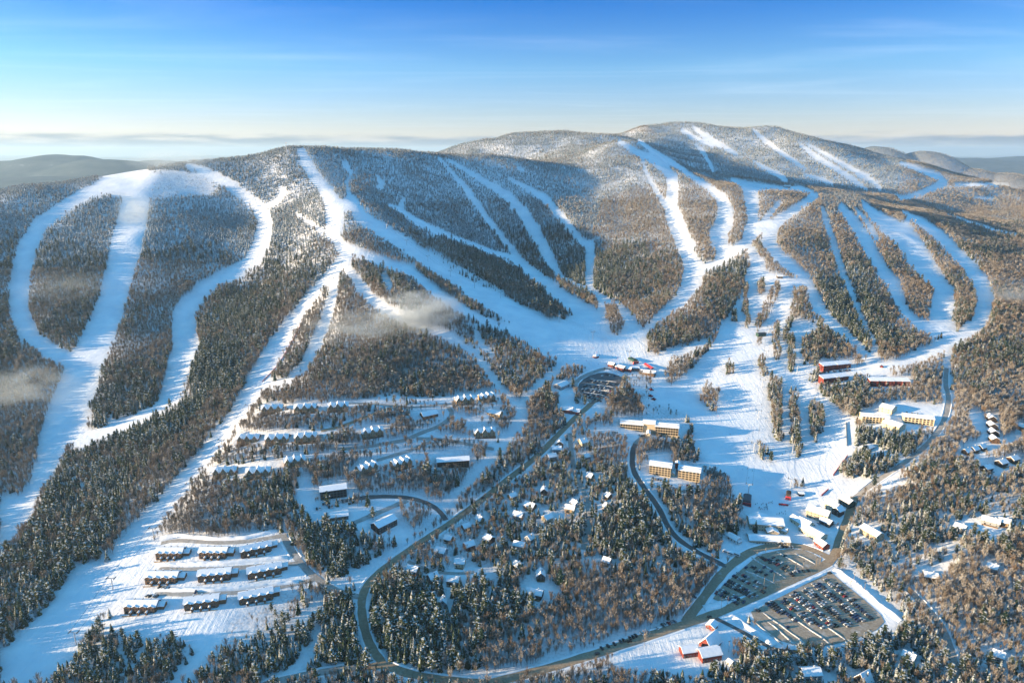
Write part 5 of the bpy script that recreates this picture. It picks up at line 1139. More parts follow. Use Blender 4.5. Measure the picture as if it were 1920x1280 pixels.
def bare_crown(seed, mat, limbmat, h=12.5, spread=3.3, n=460):
    rr = random.Random(seed); V = []; T = []; S = []; M = []
    limbs = []
    for k in range(9):
        a = k * 2.4 + rr.uniform(-.4, .4); t0 = 0.20 + 0.55 * k / 9
        z0 = h * t0; L = (h - z0) * rr.uniform(0.62, 0.95); lean = rr.uniform(0.35, 0.75) * (1.15 - t0)
        p0 = Vector((0, 0, z0)); p1 = Vector((math.cos(a) * spread * lean * 1.5, math.sin(a) * spread * lean * 1.5, z0 + L)); limbs.append((p0, p1))
        d = (p1 - p0).normalized(); e = d.orthogonal().normalized(); g = d.cross(e); o = len(V)
        for p_, rad in ((p0, 0.12), (p1, 0.03)):
            for i in range(3): V.append(p_ + (e * math.cos(i * 2.094) + g * math.sin(i * 2.094)) * rad)
        for i in range(3): T.append((o + i, o + (i + 1) % 3, o + 3 + (i + 1) % 3, o + 3 + i)); S.append(1.0); M.append(1)
    for k in range(n):
        p0, p1 = limbs[k % len(limbs)]; t = rr.uniform(0.2, 1.0); b0 = p0.lerp(p1, t)
        a = rr.uniform(0, 6.283); L = rr.uniform(0.9, 2.3) * (1.15 - 0.4 * t)
        d = Vector((math.cos(a) * 0.6, math.sin(a) * 0.6, rr.uniform(0.2, 1.5))).normalized(); side = d.orthogonal().normalized() if k % 2 else d.cross(d.orthogonal()).normalized()
        w = rr.uniform(0.045, 0.105); o = len(V); V += [b0 - side * w, b0 + side * w, b0 + d * L]
        T.append((o, o + 1, o + 2)); S.append(rr.random()); M.append(0)
    return tri_mesh('crown', V, T, [mat, limbmat], M, S)
KINDS = {
 'spruce_green':  ('spruce', trunk_mesh(12, 0.26, 'bark', 1), spruce_crown(1, 'needles_green')),
 'spruce_snowy':  ('spruce', trunk_mesh(12, 0.26, 'bark', 2), spruce_crown(2, 'needles_snowy', rad=3.5)),
 'spruce_rimed':  ('fir', trunk_mesh(10, 0.22, 'bark', 3), spruce_crown(3, 'needles_rimed', h=11.5, rad=2.7, n=90)),
 'pine_dark':     ('pine', trunk_mesh(16, 0.30, 'bark', 4), pine_crown(4, 'needles_green')),
 'bare_brown':    ('hardwood', trunk_mesh(10, 0.15, 'bark_grey', 5, 4), bare_crown(5, 'twigs_brown', 'bark_grey')),
 'bare_rust':     ('hardwood', trunk_mesh(9, 0.15, 'bark_grey', 6, 4), bare_crown(6, 'twigs_rust', 'bark', h=11.0, spread=3.2)),
 'bare_frosted':  ('hardwood', trunk_mesh(10, 0.15, 'bark_grey', 7, 4), bare_crown(7, 'twigs_frosted', 'bark_grey', h=12.0, spread=3.5)),
}
TOPH = {'spruce_green': 14, 'spruce_snowy': 14, 'spruce_rimed': 11.5, 'pine_dark': 17, 'bare_brown': 12.5, 'bare_rust': 11, 'bare_frosted': 12}

# ------------------------------------------------------------------ where trees stand
ROADM = np.zeros((MH, MW), bool)
for w, wd in ROAD_PTS:                                        # keep the roads clear
    z = height(w[:, 0], w[:, 1]); pu, pv = project(w[:, 0], w[:, 1], z)
    k_ = F / (w[:, 1] * CP + (CAMZ - z) * SP)
    stroke(ROADM, [(a, b_, wd * c_ * 0.75 + 1) for a, b_, c_ in zip(pu, pv, k_)][::2])
BX = np.array(TREE_BLOCK)
def candidates(y0, y1, cell):
    xs = np.arange(-1.25 * y1 - 200, 1.15 * y1, cell); yy = np.arange(y0, y1, cell)
    X, Y = np.meshgrid(xs, yy); X = X.ravel() + rng.uniform(-.5, .5, X.size) * cell; Y = Y.ravel() + rng.uniform(-.5, .5, Y.size) * cell
    k = (X > -1.12 * Y - 120) & (X < 1.02 * Y + 60); X, Y = X[k], Y[k]
    Z = height(X, Y)
    k = seen(X, Y, Z + 14, 16.0); X, Y, Z = X[k], Y[k], Z[k]
    return X, Y, Z
TX_, TY_, TZ_, TC_ = [], [], [], []
for y0, y1, cell in [(330, 900, 3.6), (900, 1400, 3.9), (1400, 2100, 4.4), (2100, 3000, 5.4), (3000, 4500, 7.4), (4500, 6300, 10.5)]:
    X, Y, Z = candidates(y0, y1, cell)
    TX_.append(X); TY_.append(Y); TZ_.append(Z); TC_.append(np.full(len(X), cell))
X = np.concatenate(TX_); Y = np.concatenate(TY_); Z = np.concatenate(TZ_); CELL = np.concatenate(TC_)
pu, pv = project(X, Y, Z)
SC = rng.uniform(0.52, 1.08, len(X)) * np.where(Y > 3000, 1.25, 1.0) * np.where(Z > 260, 0.82, 1.0)
SC *= 1 + 0.22 * vnoise(X, Y, 60, 71)
hgt = 14 * SC
tu, tv = project(X, Y, Z + hgt * 0.45)
# woodland edges are ragged, not cut along a line
jx = 2.6 * vnoise(X, Y, 16, 81) + rng.normal(0, 1.1, len(X)); jy = 2.0 * vnoise(X, Y, 16, 82) + rng.normal(0, 0.8, len(X))
near_ = np.minimum(1.0, F / (Y * CP + (CAMZ - Z) * SP) / 1.3) ** 1.5; jx, jy = jx * near_, jy * near_
ju, jv = pu + jx, pv + jy; tu, tv = tu + jx, tv + jy
inframe = (pu > 0) & (pu < MW) & (pv < MH) & (pv > 0)
ok = ~lookup(OPEN, ju, jv, False).astype(bool) & ~lookup(ROADM, pu, pv, False).astype(bool)
topopen = lookup(OPEN, tu, tv, False).astype(bool) | (lookup(ROADM, tu, tv, False).astype(bool) & (rng.random(len(X)) > 0.30))
ok &= ~(topopen & (rng.random(len(X)) > 0.10))
dens = 0.93 + 0.25 * vnoise(X, Y, 38, 72)
sp = lookup(SPARSE, pu, pv, False).astype(bool)
dens = np.where(sp, 0.16, dens)
mid = (Y < 760) & (pu > 690) & (pu < 1300); dens = np.where(mid, dens * 0.80, dens); dens = np.where((Y < 1000) & (pu > 1500) & (pv > 850), dens * 0.84, dens)
ok &= rng.random(len(X)) < dens
for bx, by, br in BX: ok &= (X - bx) ** 2 + (Y - by) ** 2 > br * br
X, Y, Z, SC, pu, pv, sp = (q[ok] for q in (X, Y, Z, SC, pu, pv, sp))
pc = lookup(CON, pu, pv, 0.35) + 0.55 * vnoise(X, Y, 80, 73) * (Z < 200)
con = rng.random(len(X)) < pc
thin = ~con | (rng.random(len(X)) < 0.80)                   # evergreens stand a little wider apart than hardwood poles
X, Y, Z, SC, pu, pv, sp, con = (q[thin] for q in (X, Y, Z, SC, pu, pv, sp, con))
r = rng.random(len(X)); alt = sstep(105, 215, Z + 30 * vnoise(X, Y, 120, 74))
right = sstep(1150, 1600, pu) * (pv > 700); rustn = vnoise(X, Y, 45, 75)
kind = np.empty(len(X), object)
far_mtn = Y > 2600
kc = np.where((alt > r) | far_mtn, 'spruce_rimed', np.where(r < 0.20 + 0.34 * right, 'spruce_snowy', np.where(r < 0.76, 'spruce_green', 'pine_dark')))
kb = np.where(r < 0.12 + 0.45 * alt + 0.35 * right, 'bare_frosted', np.where((rustn > 0.30) & (r > 0.62), 'bare_rust', 'bare_brown'))
kind = np.where(con, kc, kb).astype(str)
SC = np.where(sp, SC * 0.6, SC)
ROT = rng.uniform(0, 6.283, len(X))
print('TREES', len(X), {k: int((kind == k).sum()) for k in KINDS})
# --- the trees that show largest are things of their own
HP = np.array([TOPH[k] for k in kind]) * SC * F / (Y * CP + (CAMZ - Z) * SP)
frame = (pu > 6) & (pu < MW - 6) & (pv < MH + 6)
vis = frame & seen(X, Y, Z + 8, 0)
ZONES = [([(680,1080),(760,1040),(1000,860),(1100,820),(1180,840),(1280,1010),(1370,1060),(1280,1168),(980,1264),(740,1255),(680,1180)], 'in the cabin wood inside the loop road'),
         ([(1560,900),(1920,700),(1920,1120),(1700,1110),(1600,1060)], 'on the wooded hillside east of the village'),
         ([(1650,1090),(1920,1100),(1920,1300),(1700,1300),(1560,1230)], 'beside the woodland road below the large lot'),
         ([(1000,1250),(1300,1180),(1700,1200),(1700,1300),(900,1300)], 'in the wood below the valley road'),
         ([(540,980),(700,980),(760,1040),(680,1100),(570,1060)], 'between the estate road and the loop road'),
         ([(0,1150),(680,1120),(700,1300),(0,1300)], 'in the copses below the townhouse rows'),
         ([(0,900),(240,700),(420,760),(300,980),(150,1060),(0,1230)], 'in the dark wood between the two left pistes')]
DESC = {'spruce_green': 'dark green spruce', 'spruce_snowy': 'spruce with snow laden boughs', 'spruce_rimed': 'slender fir white with rime', 'pine_dark': 'tall ragged dark pine',
        'bare_brown': 'bare grey brown hardwood', 'bare_rust': 'hardwood still holding rusty leaves', 'bare_frosted': 'bare hardwood with frosted twigs'}
PLURAL = {'spruce_green': 'dark green spruces', 'spruce_snowy': 'snow laden spruces', 'spruce_rimed': 'rimed firs', 'pine_dark': 'dark pines', 'bare_brown': 'bare hardwoods', 'bare_rust': 'rusty leaved hardwoods', 'bare_frosted': 'frosted hardwoods'}
MARKS = [(o.location.x, o.location.y, o['label']) for o in list(COL.objects) if o.parent is None and o.type == 'EMPTY' and o.get('category') in ('cabin', 'house', 'lodge', 'hotel', 'shed', 'inn', 'shop', 'building', 'townhouse', 'hall') and len(o['label'].split()) <= 9]
MX = np.array([(a, b_) for a, b_, c_ in MARKS])
own = np.zeros(len(X), bool)
for sel in (con, ~con):
    idx_ = np.where(sel & vis)[0]; own[idx_[np.argsort(-HP[idx_])[:300]]] = True
FIRST = {}
for i in np.where(own)[0]:
    kd = kind[i]; nm, tm, cm = KINDS[kd]
    z_ = next((lab for poly, lab in ZONES if bool(in_poly(np.array([pu[i]]), np.array([pv[i]]), poly)[0])), 'at the near edge of the valley woods')
    root = bpy.data.objects.new(nm + '_tree', None); root.location = (X[i], Y[i], Z[i] - 0.2); root.rotation_euler = (0, 0, ROT[i]); root.scale = (SC[i],) * 3
    COL.objects.link(root)
    to = bpy.data.objects.new('trunk', tm); co = bpy.data.objects.new('crown', cm)
    for o in (to, co): COL.objects.link(o); o.parent = root
    FIRST.setdefault(kd, (to, co))
    dm = np.hypot(MX[:, 0] - X[i], MX[:, 1] - Y[i]); j_ = int(np.argmin(dm))
    if dm[j_] < 38: z_ = 'near the ' + MARKS[j_][2]
    tag(root, DESC[kd] + ' ' + z_, 'tree', PLURAL[kd] + ' ' + z_)
for kd in KINDS:                                             # every kind has at least one tree of its own to repeat
    if kd not in FIRST:
        i = np.where((kind == kd) & vis)[0]; i = i[np.argmax(HP[i])]; own[i] = True; nm, tm, cm = KINDS[kd]
        root = bpy.data.objects.new(nm + '_tree', None); root.location = (X[i], Y[i], Z[i] - 0.2); root.rotation_euler = (0, 0, ROT[i]); root.scale = (SC[i],) * 3; COL.objects.link(root)
        to = bpy.data.objects.new('trunk', tm); co = bpy.data.objects.new('crown', cm)
        for o in (to, co): COL.objects.link(o); o.parent = root
        FIRST[kd] = (to, co); tag(root, DESC[kd] + ' on the mountain side', 'tree')
def forest(kd, sel, name, label):
    n = int(sel.sum())
    if n == 0: return
    me = bpy.data.meshes.new(name); me.vertices.add(n)
    me.vertices.foreach_set('co', np.stack([X[sel], Y[sel], Z[sel] - 0.2], 1).ravel())
    for nm, arr in (('sc', SC[sel]), ('rz', ROT[sel])):
        a = me.attributes.new(nm, 'FLOAT', 'POINT'); a.data.foreach_set('value', arr.astype(np.float32))
    o = link(bpy.data.objects.new(name, me))
    ng = bpy.data.node_groups.new('repeat_tree', 'GeometryNodeTree')
    ng.interface.new_socket('Geometry', in_out='INPUT', socket_type='NodeSocketGeometry'); ng.interface.new_socket('Geometry', in_out='OUTPUT', socket_type='NodeSocketGeometry')
    gi = ng.nodes.new('NodeGroupInput'); go = ng.nodes.new('NodeGroupOutput'); jn = ng.nodes.new('GeometryNodeJoinGeometry')
    for ob in FIRST[kd]:
        q = ng.nodes.new('GeometryNodeObjectInfo'); q.transform_space = 'ORIGINAL'; q.inputs[0].default_value = ob; ng.links.new(q.outputs['Geometry'], jn.inputs[0])
    ip = ng.nodes.new('GeometryNodeInstanceOnPoints'); ng.links.new(gi.outputs[0], ip.inputs['Points']); ng.links.new(jn.outputs[0], ip.inputs['Instance'])
    s_ = ng.nodes.new('GeometryNodeInputNamedAttribute'); s_.data_type = 'FLOAT'; s_.inputs[0].default_value = 'sc'
    r_ = ng.nodes.new('GeometryNodeInputNamedAttribute'); r_.data_type = 'FLOAT'; r_.inputs[0].default_value = 'rz'
    cx_ = ng.nodes.new('ShaderNodeCombineXYZ'); ng.links.new(r_.outputs[0], cx_.inputs[2])
    ng.links.new(cx_.outputs[0], ip.inputs['Rotation']); ng.links.new(s_.outputs[0], ip.inputs['Scale'])
    ng.links.new(ip.outputs[0], go.inputs[0])
    md = o.modifiers.new('trees', 'NODES'); md.node_group = ng
    tag(o, label, 'forest', kind='stuff')
FL = {'spruce_green': ('spruce_forest', 'dark green spruce forest covering the lower slopes'), 'spruce_snowy': ('snowy_spruce_forest', 'spruce forest with snow laden boughs on the slopes'),
      'spruce_rimed': ('rimed_fir_forest', 'rime covered fir forest on the upper mountain'), 'pine_dark': ('pine_forest', 'ragged dark pines spread through the valley woods'),
      'bare_brown': ('hardwood_forest', 'bare grey brown hardwood forest on the slopes'), 'bare_rust': ('rusty_hardwood_forest', 'hardwoods with rusty leaves spread through the bare forest'),
      'bare_frosted': ('frosted_hardwood_forest', 'frosted bare hardwoods on the higher slopes')}
for kd in KINDS: forest(kd, (kind == kd) & ~own, *FL[kd])

# ------------------------------------------------------------------ cars
CARCOL = {'white': (0.62, 0.62, 0.61), 'silver': (0.36, 0.37, 0.38), 'black': (0.012, 0.013, 0.015), 'charcoal': (0.05, 0.053, 0.058), 'dark blue': (0.018, 0.035, 0.10), 'red': (0.26, 0.018, 0.02), 'dark green': (0.018, 0.05, 0.035), 'tan': (0.32, 0.25, 0.16)}
for cn, c in CARCOL.items():
    m, t, b = new_mat('paint_' + cn.replace(' ', '_')); set_rough(b, 0.3, 0.5); b.inputs['Base Color'].default_value = (*c, 1)
m, t, b = new_mat('tyre'); set_rough(b, 0.9); b.inputs['Base Color'].default_value = (0.015, 0.015, 0.015, 1)
def car_shape(mb, paint, suv, T=lambda p: p):
    """length along y; body with bonnet and tail, glazed cabin, four wheels"""
    def prism(prof, x0, x1, x2, x3, mat):
        n = len(prof); vs = []
        for side in (-1, 1):
            for (y, z, top) in prof: vs.append(T((side * (x1 if top else x0), y, z)))
        mb.add(vs, [tuple(range(n))[::-1], tuple(range(n, 2 * n))] + [(i, (i + 1) % n, n + (i + 1) % n, n + i) for i in range(n)], mat)
    hr = 1.78 if suv else 1.45; tail = -2.2
    prism([(tail, 0.35, 0), (2.25, 0.35, 0), (2.3, 0.7, 0), (2.1, 0.95, 0), (1.0, 1.05, 0), (tail, 1.05 if not suv else 1.1, 0)], 0.9, 0.9, 0, 0, paint)
    prism([(tail + (0.05 if suv else 0.55), 1.06, 0), (0.95, 1.06, 0), (0.25, hr - 0.06, 1), (tail + (0.25 if suv else 1.0), hr - 0.06, 1)], 0.84, 0.68, 0, 0, 'window_glass')
    prism([(tail + (0.28 if suv else 1.05), hr - 0.055, 0), (0.22, hr - 0.055, 0), (0.15, hr + 0.03, 0), (tail + (0.35 if suv else 1.1), hr + 0.03, 0)], 0.69, 0.62, 0, 0, paint)
    for x in (-0.86, 0.86):
        for y in (-1.35, 1.4):
            n = 7; vs = [T((x + dx, y + 0.34 * math.cos(2 * math.pi * i / n), 0.34 + 0.34 * math.sin(2 * math.pi * i / n))) for dx in (-0.1, 0.1) for i in range(n)]
            mb.add(vs, [tuple(range(n))[::-1], tuple(range(n, 2 * n))] + [(i, (i + 1) % n, n + (i + 1) % n, n + i) for i in range(n)], 'tyre')
CARS = []                                       # (x, y, yaw, colour, suv, place)
names = list(CARCOL); wts = np.array([0.19, 0.18, 0.23, 0.20, 0.10, 0.03, 0.04, 0.03])
def cpick(): return names[rng.choice(len(names), p=wts / wts.sum())]
def park_row(a, b_, place_, fillp=0.92, pitch=2.75, yaw_off=0.0, face=None):
    a = hit(*a)[:2]; b_ = hit(*b_)[:2]; L = np.linalg.norm(b_ - a); d = (b_ - a) / L
    n = int(L / pitch); yaw = math.atan2(d[1], d[0])
    for i in range(n + 1):
        if rng.random() > fillp: continue
        q = a + d * i * pitch + np.array([-d[1], d[0]]) * rng.uniform(-.25, .25)
        CARS.append((q[0], q[1], yaw + (0 if rng.random() < 0.6 else math.pi) + rng.uniform(-.03, .03) + yaw_off, cpick(), rng.random() < 0.6, place_))
def lerp2(a, b_, t): return (a[0] + (b_[0] - a[0]) * t, a[1] + (b_[1] - a[1]) * t)
# large lot: rows run from the road edge down to the woods
P0, P1, P2, P3 = (1552,1076), (1650,1160), (1492,1208), (1404,1146)
ORDS = ORD + ['thirteenth', 'fourteenth', 'fifteenth']
LEN = np.linalg.norm(hit(*P3)[:2] - hit(*P0)[:2])
for j in range(15):
    f = 0.03 + (((j + 1) // 2) * 5.2 + (j // 2) * 10.6) / LEN
    if f > 0.97: break
    a = lerp2(P0, P3, f); b_ = lerp2(P1, P2, f)
    if j == 0: seg, fp = (0.10, 0.85), 0.30
    elif j <= 8: seg, fp = (0.05 + 0.02 * (j % 3), 0.97 - 0.03 * max(0, j - 5)), 0.93
    elif j == 9: seg, fp = (0.03, 0.72), 0.9
    elif j == 10: seg, fp = (0.02, 0.55), 0.92
    elif j == 11: seg, fp = (0.02, 0.32), 0.9
    elif j == 13: seg, fp = (0.03, 0.22), 0.8
    else: seg, fp = (0.55, 0.75), 0.12
    park_row(lerp2(a, b_, seg[0]), lerp2(a, b_, seg[1]), f'in the {ORDS[j]} row of the large lot from its wooded bank', fp, 2.7)
# smaller lot
for a, b_, fp in [((1343,1112),(1386,1134),.9),((1350,1106),(1396,1130),.9),((1360,1096),(1412,1122),.92),((1366,1090),(1420,1119),.92),((1376,1080),(1436,1113),.85),((1384,1074),(1444,1108),.6),((1394,1062),(1420,1074),.35),
                  ((1424,1043),(1448,1058),.75),((1442,1050),(1488,1080),.85),((1450,1046),(1496,1077),.7),((1402,1058),(1440,1080),.5),((1412,1052),(1450,1074),.4),((1468,1040),(1480,1047),.4),((1493,1072),(1516,1070),.6)]:
    park_row(a, b_, 'in the smaller lot', fp, 2.65)
# oval lot
for a, b_, fp in [((1104,713),(1156,720),.62),((1101,716),(1153,722),.5),((1097,722),(1150,731),.9),((1095,725),(1146,734),.9),((1092,730),(1142,740),.92),((1093,733),(1138,742),.92),((1094,739),(1132,748),.9),((1099,744),(1127,753),.9),((1130,701),(1160,706),.5)]:
    park_row(a, b_, 'in the oval lot', fp)
for a, b_, lab, fp in [((1128,1216),(1270,1163),'along the snowy verge of the valley road',.55),((1294,1118),(1318,1094),'along the lane west of the smaller lot',.85),((1302,1120),(1324,1098),'along the lane west of the smaller lot',.5),
                       ((1520,702),(1600,694),'between the red townhouse rows',.6),((1190,817),(1268,819),'in front of the long golden hotel',.55),((1224,898),(1244,902),'in front of the golden hotel blocks',.8),((1278,908),(1304,914),'in front of the golden hotel blocks',.8),
                       ((606,946),(648,940),'beside the dark teal lodge',.7),((594,955),(630,950),'beside the dark teal lodge',.6),((1036,812),(1056,796),'beside the loop road cottages',.7),((1008,848),(1018,838),'beside the loop road cottages',.8),
                       ((1520,985),(1560,978),'in the yard behind the yellow inn',.4),((1695,773),(1745,782),'behind the cream hotel',.7),((1462,1025),(1508,1027),'on the road in front of the lodge',.2),
                       ((300,1102),(318,1104),'behind a townhouse block',.8),((276,1118),(305,1120),'behind a townhouse block',.8),((360,1112),(385,1110),'behind a townhouse block',.6),((488,780),(500,779),'on the top terrace',.6),((535,768),(548,767),'on the top terrace',.7),((596,764),(606,763),'on the top terrace',.7),
                       ((484,818),(494,817),'on the second terrace',.7),((545,817),(554,816),'on the second terrace',.7),((1555,1075),(1565,1082),'in the large lot',.5)]:
    park_row(a, b_, lab, fp, 3.2)
cars = sorted(CARS, key=lambda c: c[1])
meshes = {}
for cn in CARCOL:
    for suv in (False, True):
        g = MB(); car_shape(g, 'paint_' + cn.replace(' ', '_'), suv); meshes[cn, suv] = g.mesh('car')
SHOWN = cars[:300]; REST = cars[300:]
for x, y, yaw, cn, suv, lab in SHOWN:
    o = bpy.data.objects.new('parked_car', meshes[cn, suv]); o.location = (x, y, float(height(x, y)) + 0.30); o.rotation_euler = (0, 0, yaw); COL.objects.link(o)
    kd = 'tall car' if suv else 'low car'
    tag(o, f'{cn} {kd} {lab}', 'car', f'{cn} {kd}s parked {lab}')
g = MB()
for x, y, yaw, cn, suv, lab in REST:
    c, s, z = math.cos(yaw), math.sin(yaw), float(height(x, y)) + 0.30
    car_shape(g, 'paint_' + cn.replace(' ', '_'), suv, lambda p: (x + c * p[0] - s * p[1], y + s * p[0] + c * p[1], z + p[2]))
if REST: tag(g.build('distant_cars'), 'many small cars parked in the farther lots and drives', 'cars', kind='stuff')
print('CARS', len(cars))
# a few cars on the road, and two coaches
for u, v, yaw, cn in [(1180,1203,0.35,'black'),(1330,1157,0.4,'black'),(1120,1226,0.35,'charcoal'),(905,934,0.75,'charcoal')]:
    p = hit(u, v); o = bpy.data.objects.new('moving_car', meshes[cn, True]); o.location = (p[0], p[1], p[2] + 0.27); o.rotation_euler = (0, 0, yaw - math.pi / 2); COL.objects.link(o)
    tag(o, f'{cn} car driving on the ' + {1180: 'valley road below the cabin wood', 1330: 'valley road near the rounded snow heap', 1120: 'valley road near its bend', 905: 'loop road above the cabins'}[u], 'car')
for u, v, yaw, lab in [(1365,1038,0.9,'white snow topped coach parked west of the low ochre lodge'),(1377,1040,0.9,'pale snow topped coach parked nearer the low ochre lodge')]:
    p = hit(u, v); root = empty('coach', (p[0], p[1], p[2] + 0.1), yaw)
    g = MB(); g.prism_x(-1.25, 1.25, [(-5.5, 0.5), (5.5, 0.5), (5.6, 1.6), (5.3, 3.1), (-5.5, 3.1)], 'paint_white'); g.build('body', root)
    g = MB(); g.box(-1.28, 1.28, -5.0, 5.0, 1.6, 2.5, 'window_glass'); g.build('window_band', root); g = MB(); g.box(-1.2, 1.2, -5.4, 5.2, 3.1, 3.4, 'snow'); g.build('snow_cap', root)
    for y in (-3.4, 3.6):
        g = MB(); g.tube((-1.3, y, 0.5), (1.3, y, 0.5), 0.5, 0.5, 9, 'tyre'); g.build('wheel_pair', root)
    tag(root, lab, 'coach')

# ------------------------------------------------------------------ skiers by the lift
def skier(seed, jacket):
    """one continuous skin: legs, trunk, arms and head"""
    rr = random.Random(seed)
    me = bpy.data.meshes.new('person'); b = rr.uniform(-.06, .06)
    V = [(0, 0, 0.95), (0, 0.03 + b, 1.2), (0, 0.02 + b, 1.42), (0, 0.03 + b, 1.55), (0, 0.05 + b, 1.72),
         (0.10, 0, 0.9), (0.13, 0.06, 0.5), (0.14, 0, 0.06), (-0.10, 0, 0.9), (-0.13, 0.02, 0.5), (-0.14, -0.06, 0.06),
         (0.2, 0.02, 1.4), (0.3, 0.05, 1.15), (0.28, 0.25, 1.0), (-0.2, 0.02, 1.4), (-0.3, 0.05, 1.15), (-0.28, 0.25, 1.0)]
    E = [(0, 1), (1, 2), (2, 3), (3, 4), (0, 5), (5, 6), (6, 7), (0, 8), (8, 9), (9, 10), (2, 11), (11, 12), (12, 13), (2, 14), (14, 15), (15, 16)]
    me.from_pydata(V, E, []); o = bpy.data.objects.new('person', me); md = o.modifiers.new('skin', 'SKIN')
    rad = [.16, .17, .16, .07, .12, .11, .085, .07, .11, .085, .07, .09, .07, .055, .09, .07, .055]
    for sv, r_ in zip(me.skin_vertices[0].data, rad): sv.radius = (r_, r_)
    me.skin_vertices[0].data[0].use_root = True
    me.materials.append(MATS[jacket]); return o
JK = ['paint_dark_blue', 'paint_black', 'net_red', 'clap_teal', 'paint_charcoal', 'paint_dark_green']
JN = ['dark blue', 'black', 'red', 'teal', 'charcoal', 'dark green']
protos = [skier(i, JK[i]) for i in range(6)]
SLOPE = [(1330,690),(1420,640),(1500,700),(1520,860),(1400,900),(1330,830)]
run_ = []
while len(run_) < 46:
    u, v = rng.uniform(1320, 1560), rng.uniform(640, 905)
    if in_poly(np.array([u]), np.array([v]), SLOPE)[0] and lookup(OPEN, np.array([u]), np.array([v]), False)[0]: run_.append((u, v))
base_ = [(rng.uniform(1085, 1185), rng.uniform(652, 684)) for _ in range(34)]
spots = [(rng.uniform(1408, 1442), rng.uniform(944, 956)) for _ in range(26)] + [(rng.uniform(1440, 1450), rng.uniform(937, 944)) for _ in range(5)] + [(rng.uniform(1455, 1482), rng.uniform(944, 949)) for _ in range(11)] + [(rng.uniform(1450, 1476), rng.uniform(957, 968)) for _ in range(7)] + run_ + base_
for i, (u, v) in enumerate(spots):
    p = hit(u, v); q = i % 6; o = protos[q] if i < 6 else protos[q].copy()
    o.location = (p[0], p[1], p[2] + 0.05); o.rotation_euler = (0, 0, rng.uniform(0, 6.28)); COL.objects.link(o)
    wh = 'queueing below the dark blue lift station' if i < 31 else ('beside the smaller lift station' if i < 42 else 'on the snow behind the base lodge' if i < 49 else 'skiing on the broad slope above the village' if i < 95 else 'on the open snow of the upper lift base')
    tag(o, f'person in {JN[q]} ski clothes {wh}', 'person', f'people {wh}')
# snow groomers parked at the upper base
for u, v, yaw, lab in [(1221,731,0.4,'higher up beside the track'),(1220,743,0.9,'in the middle of the line'),(1226,749,0.9,'lowest of the line'),(1653,688,-0.5,'on the piste above the hill road')]:
    p = hit(u, v); root = empty('snow_groomer', (p[0], p[1], p[2] + 0.1), yaw)
    g = MB(); g.prism_x(-1.4, 1.4, [(-3, 0.9), (2.6, 0.9), (2.6, 1.5), (0.8, 1.7), (-3, 1.7)], 'net_red'); g.build('body', root)
    g = MB(); g.prism_x(-1.1, 1.1, [(-0.6, 1.7), (1.4, 1.7), (1.0, 3.0), (-0.6, 3.0)], 'window_glass'); g.build('cab', root)
    for x in (-1.9, 1.9):
        g = MB(); g.prism_x(x - 0.55, x + 0.55, [(-2.6, 0.0), (2.2, 0.0), (2.8, 0.5), (2.2, 1.0), (-2.6, 1.0), (-3.1, 0.5)], 'tyre'); g.build('track', root)
    g = MB(); g.prism_x(-2.6, 2.6, [(3.1, 0.0), (3.3, 0.0), (3.5, 1.2), (3.3, 1.2)], 'metal_dark'); g.build('blade', root)
    tag(root, 'red tracked snow groomer, ' + lab, 'groomer', 'snow groomers')

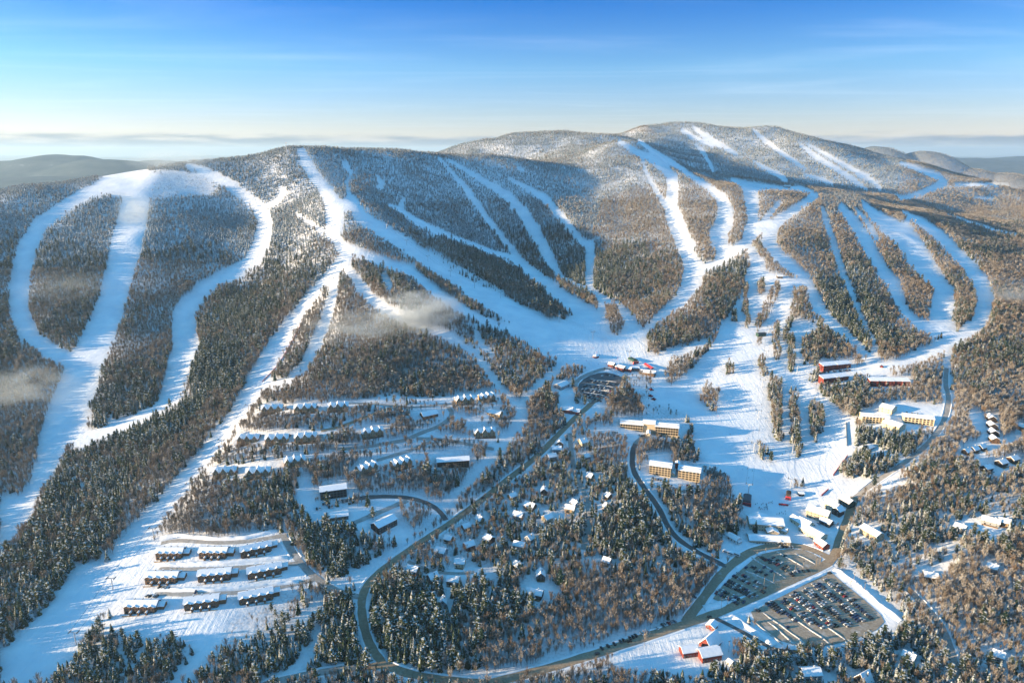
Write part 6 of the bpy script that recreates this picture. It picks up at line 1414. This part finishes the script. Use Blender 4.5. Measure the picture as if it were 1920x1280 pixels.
# ------------------------------------------------------------------ air: haze, and drifting snowmaking mist
hb = MB(); hb.box(-90000, 90000, -3000, 62000, -260, 720, 'snow'); hz = hb.build('haze')
m = bpy.data.materials.new('haze_air'); m.use_nodes = True; t = m.node_tree; t.nodes.clear()
pvn = N(t, 'ShaderNodeVolumePrincipled'); pvn.inputs['Color'].default_value = (0.58, 0.82, 1.0, 1); pvn.inputs['Density'].default_value = 3.6e-5; pvn.inputs['Anisotropy'].default_value = 0.2
t.links.new(pvn.outputs[0], N(t, 'ShaderNodeOutputMaterial').inputs['Volume'])
hz.data.materials.clear(); hz.data.materials.append(m); tag(hz, 'thin pale winter haze filling the valley air', 'haze', kind='stuff')
def mist(u, v, Y, size, dens, label, seed):
    x, y, z = at_depth(u, v, Y); bm = bmesh.new(); bmesh.ops.create_icosphere(bm, subdivisions=3, radius=1.0)
    me = bpy.data.meshes.new('mist'); bm.to_mesh(me); bm.free(); o = link(bpy.data.objects.new('mist', me)); o.location = (x, y, z); o.scale = size
    m = bpy.data.materials.new('mist_air'); m.use_nodes = True; t = m.node_tree; t.nodes.clear()
    tc = N(t, 'ShaderNodeTexCoord'); mp = N(t, 'ShaderNodeMapping'); mp.inputs['Location'].default_value = (seed * 3.1, seed, 0); t.links.new(tc.outputs['Object'], mp.inputs[0])
    ln = N(t, 'ShaderNodeVectorMath', operation='LENGTH'); t.links.new(tc.outputs['Object'], ln.inputs[0])
    n = noise(t, mp.outputs[0], 1.7, 5.0, 0.6)
    fall = math_node(t, 'SUBTRACT', 1.0, ln.outputs['Value'], True)
    d = math_node(t, 'MULTIPLY', fall, math_node(t, 'MULTIPLY', math_node(t, 'SUBTRACT', n, 0.40, True), dens * 24))
    pvn = N(t, 'ShaderNodeVolumePrincipled'); pvn.inputs['Color'].default_value = (0.80, 0.92, 1.0, 1); pvn.inputs['Anisotropy'].default_value = 0.1
    t.links.new(d, pvn.inputs['Density']); t.links.new(pvn.outputs[0], N(t, 'ShaderNodeOutputMaterial').inputs['Volume'])
    me.materials.append(m); tag(o, label, 'mist', kind='stuff')
mist(785, 585, 1085, (85, 50, 38), 0.017, 'wisp of snowmaking mist over the central wood', 1)
mist(690, 615, 1080, (120, 60, 32), 0.004, 'thin veil of mist over the brown wood', 2)
mist(60, 730, 960, (95, 60, 40), 0.003, 'drifting mist over the wood beside the left piste', 3)
mist(130, 560, 1330, (120, 70, 60), 0.002, 'faint mist on the slope between the left pistes', 4)
mist(330, 305, 1950, (150, 60, 40), 0.004, 'blown snow streaming off the left summit', 5)
mist(1900, 560, 1290, (80, 60, 40), 0.0025, 'patch of mist at the right edge of the ridge', 6)
mist(255, 400, 1650, (45, 60, 60), 0.005, 'snowmaking plume on the wide left piste', 7)
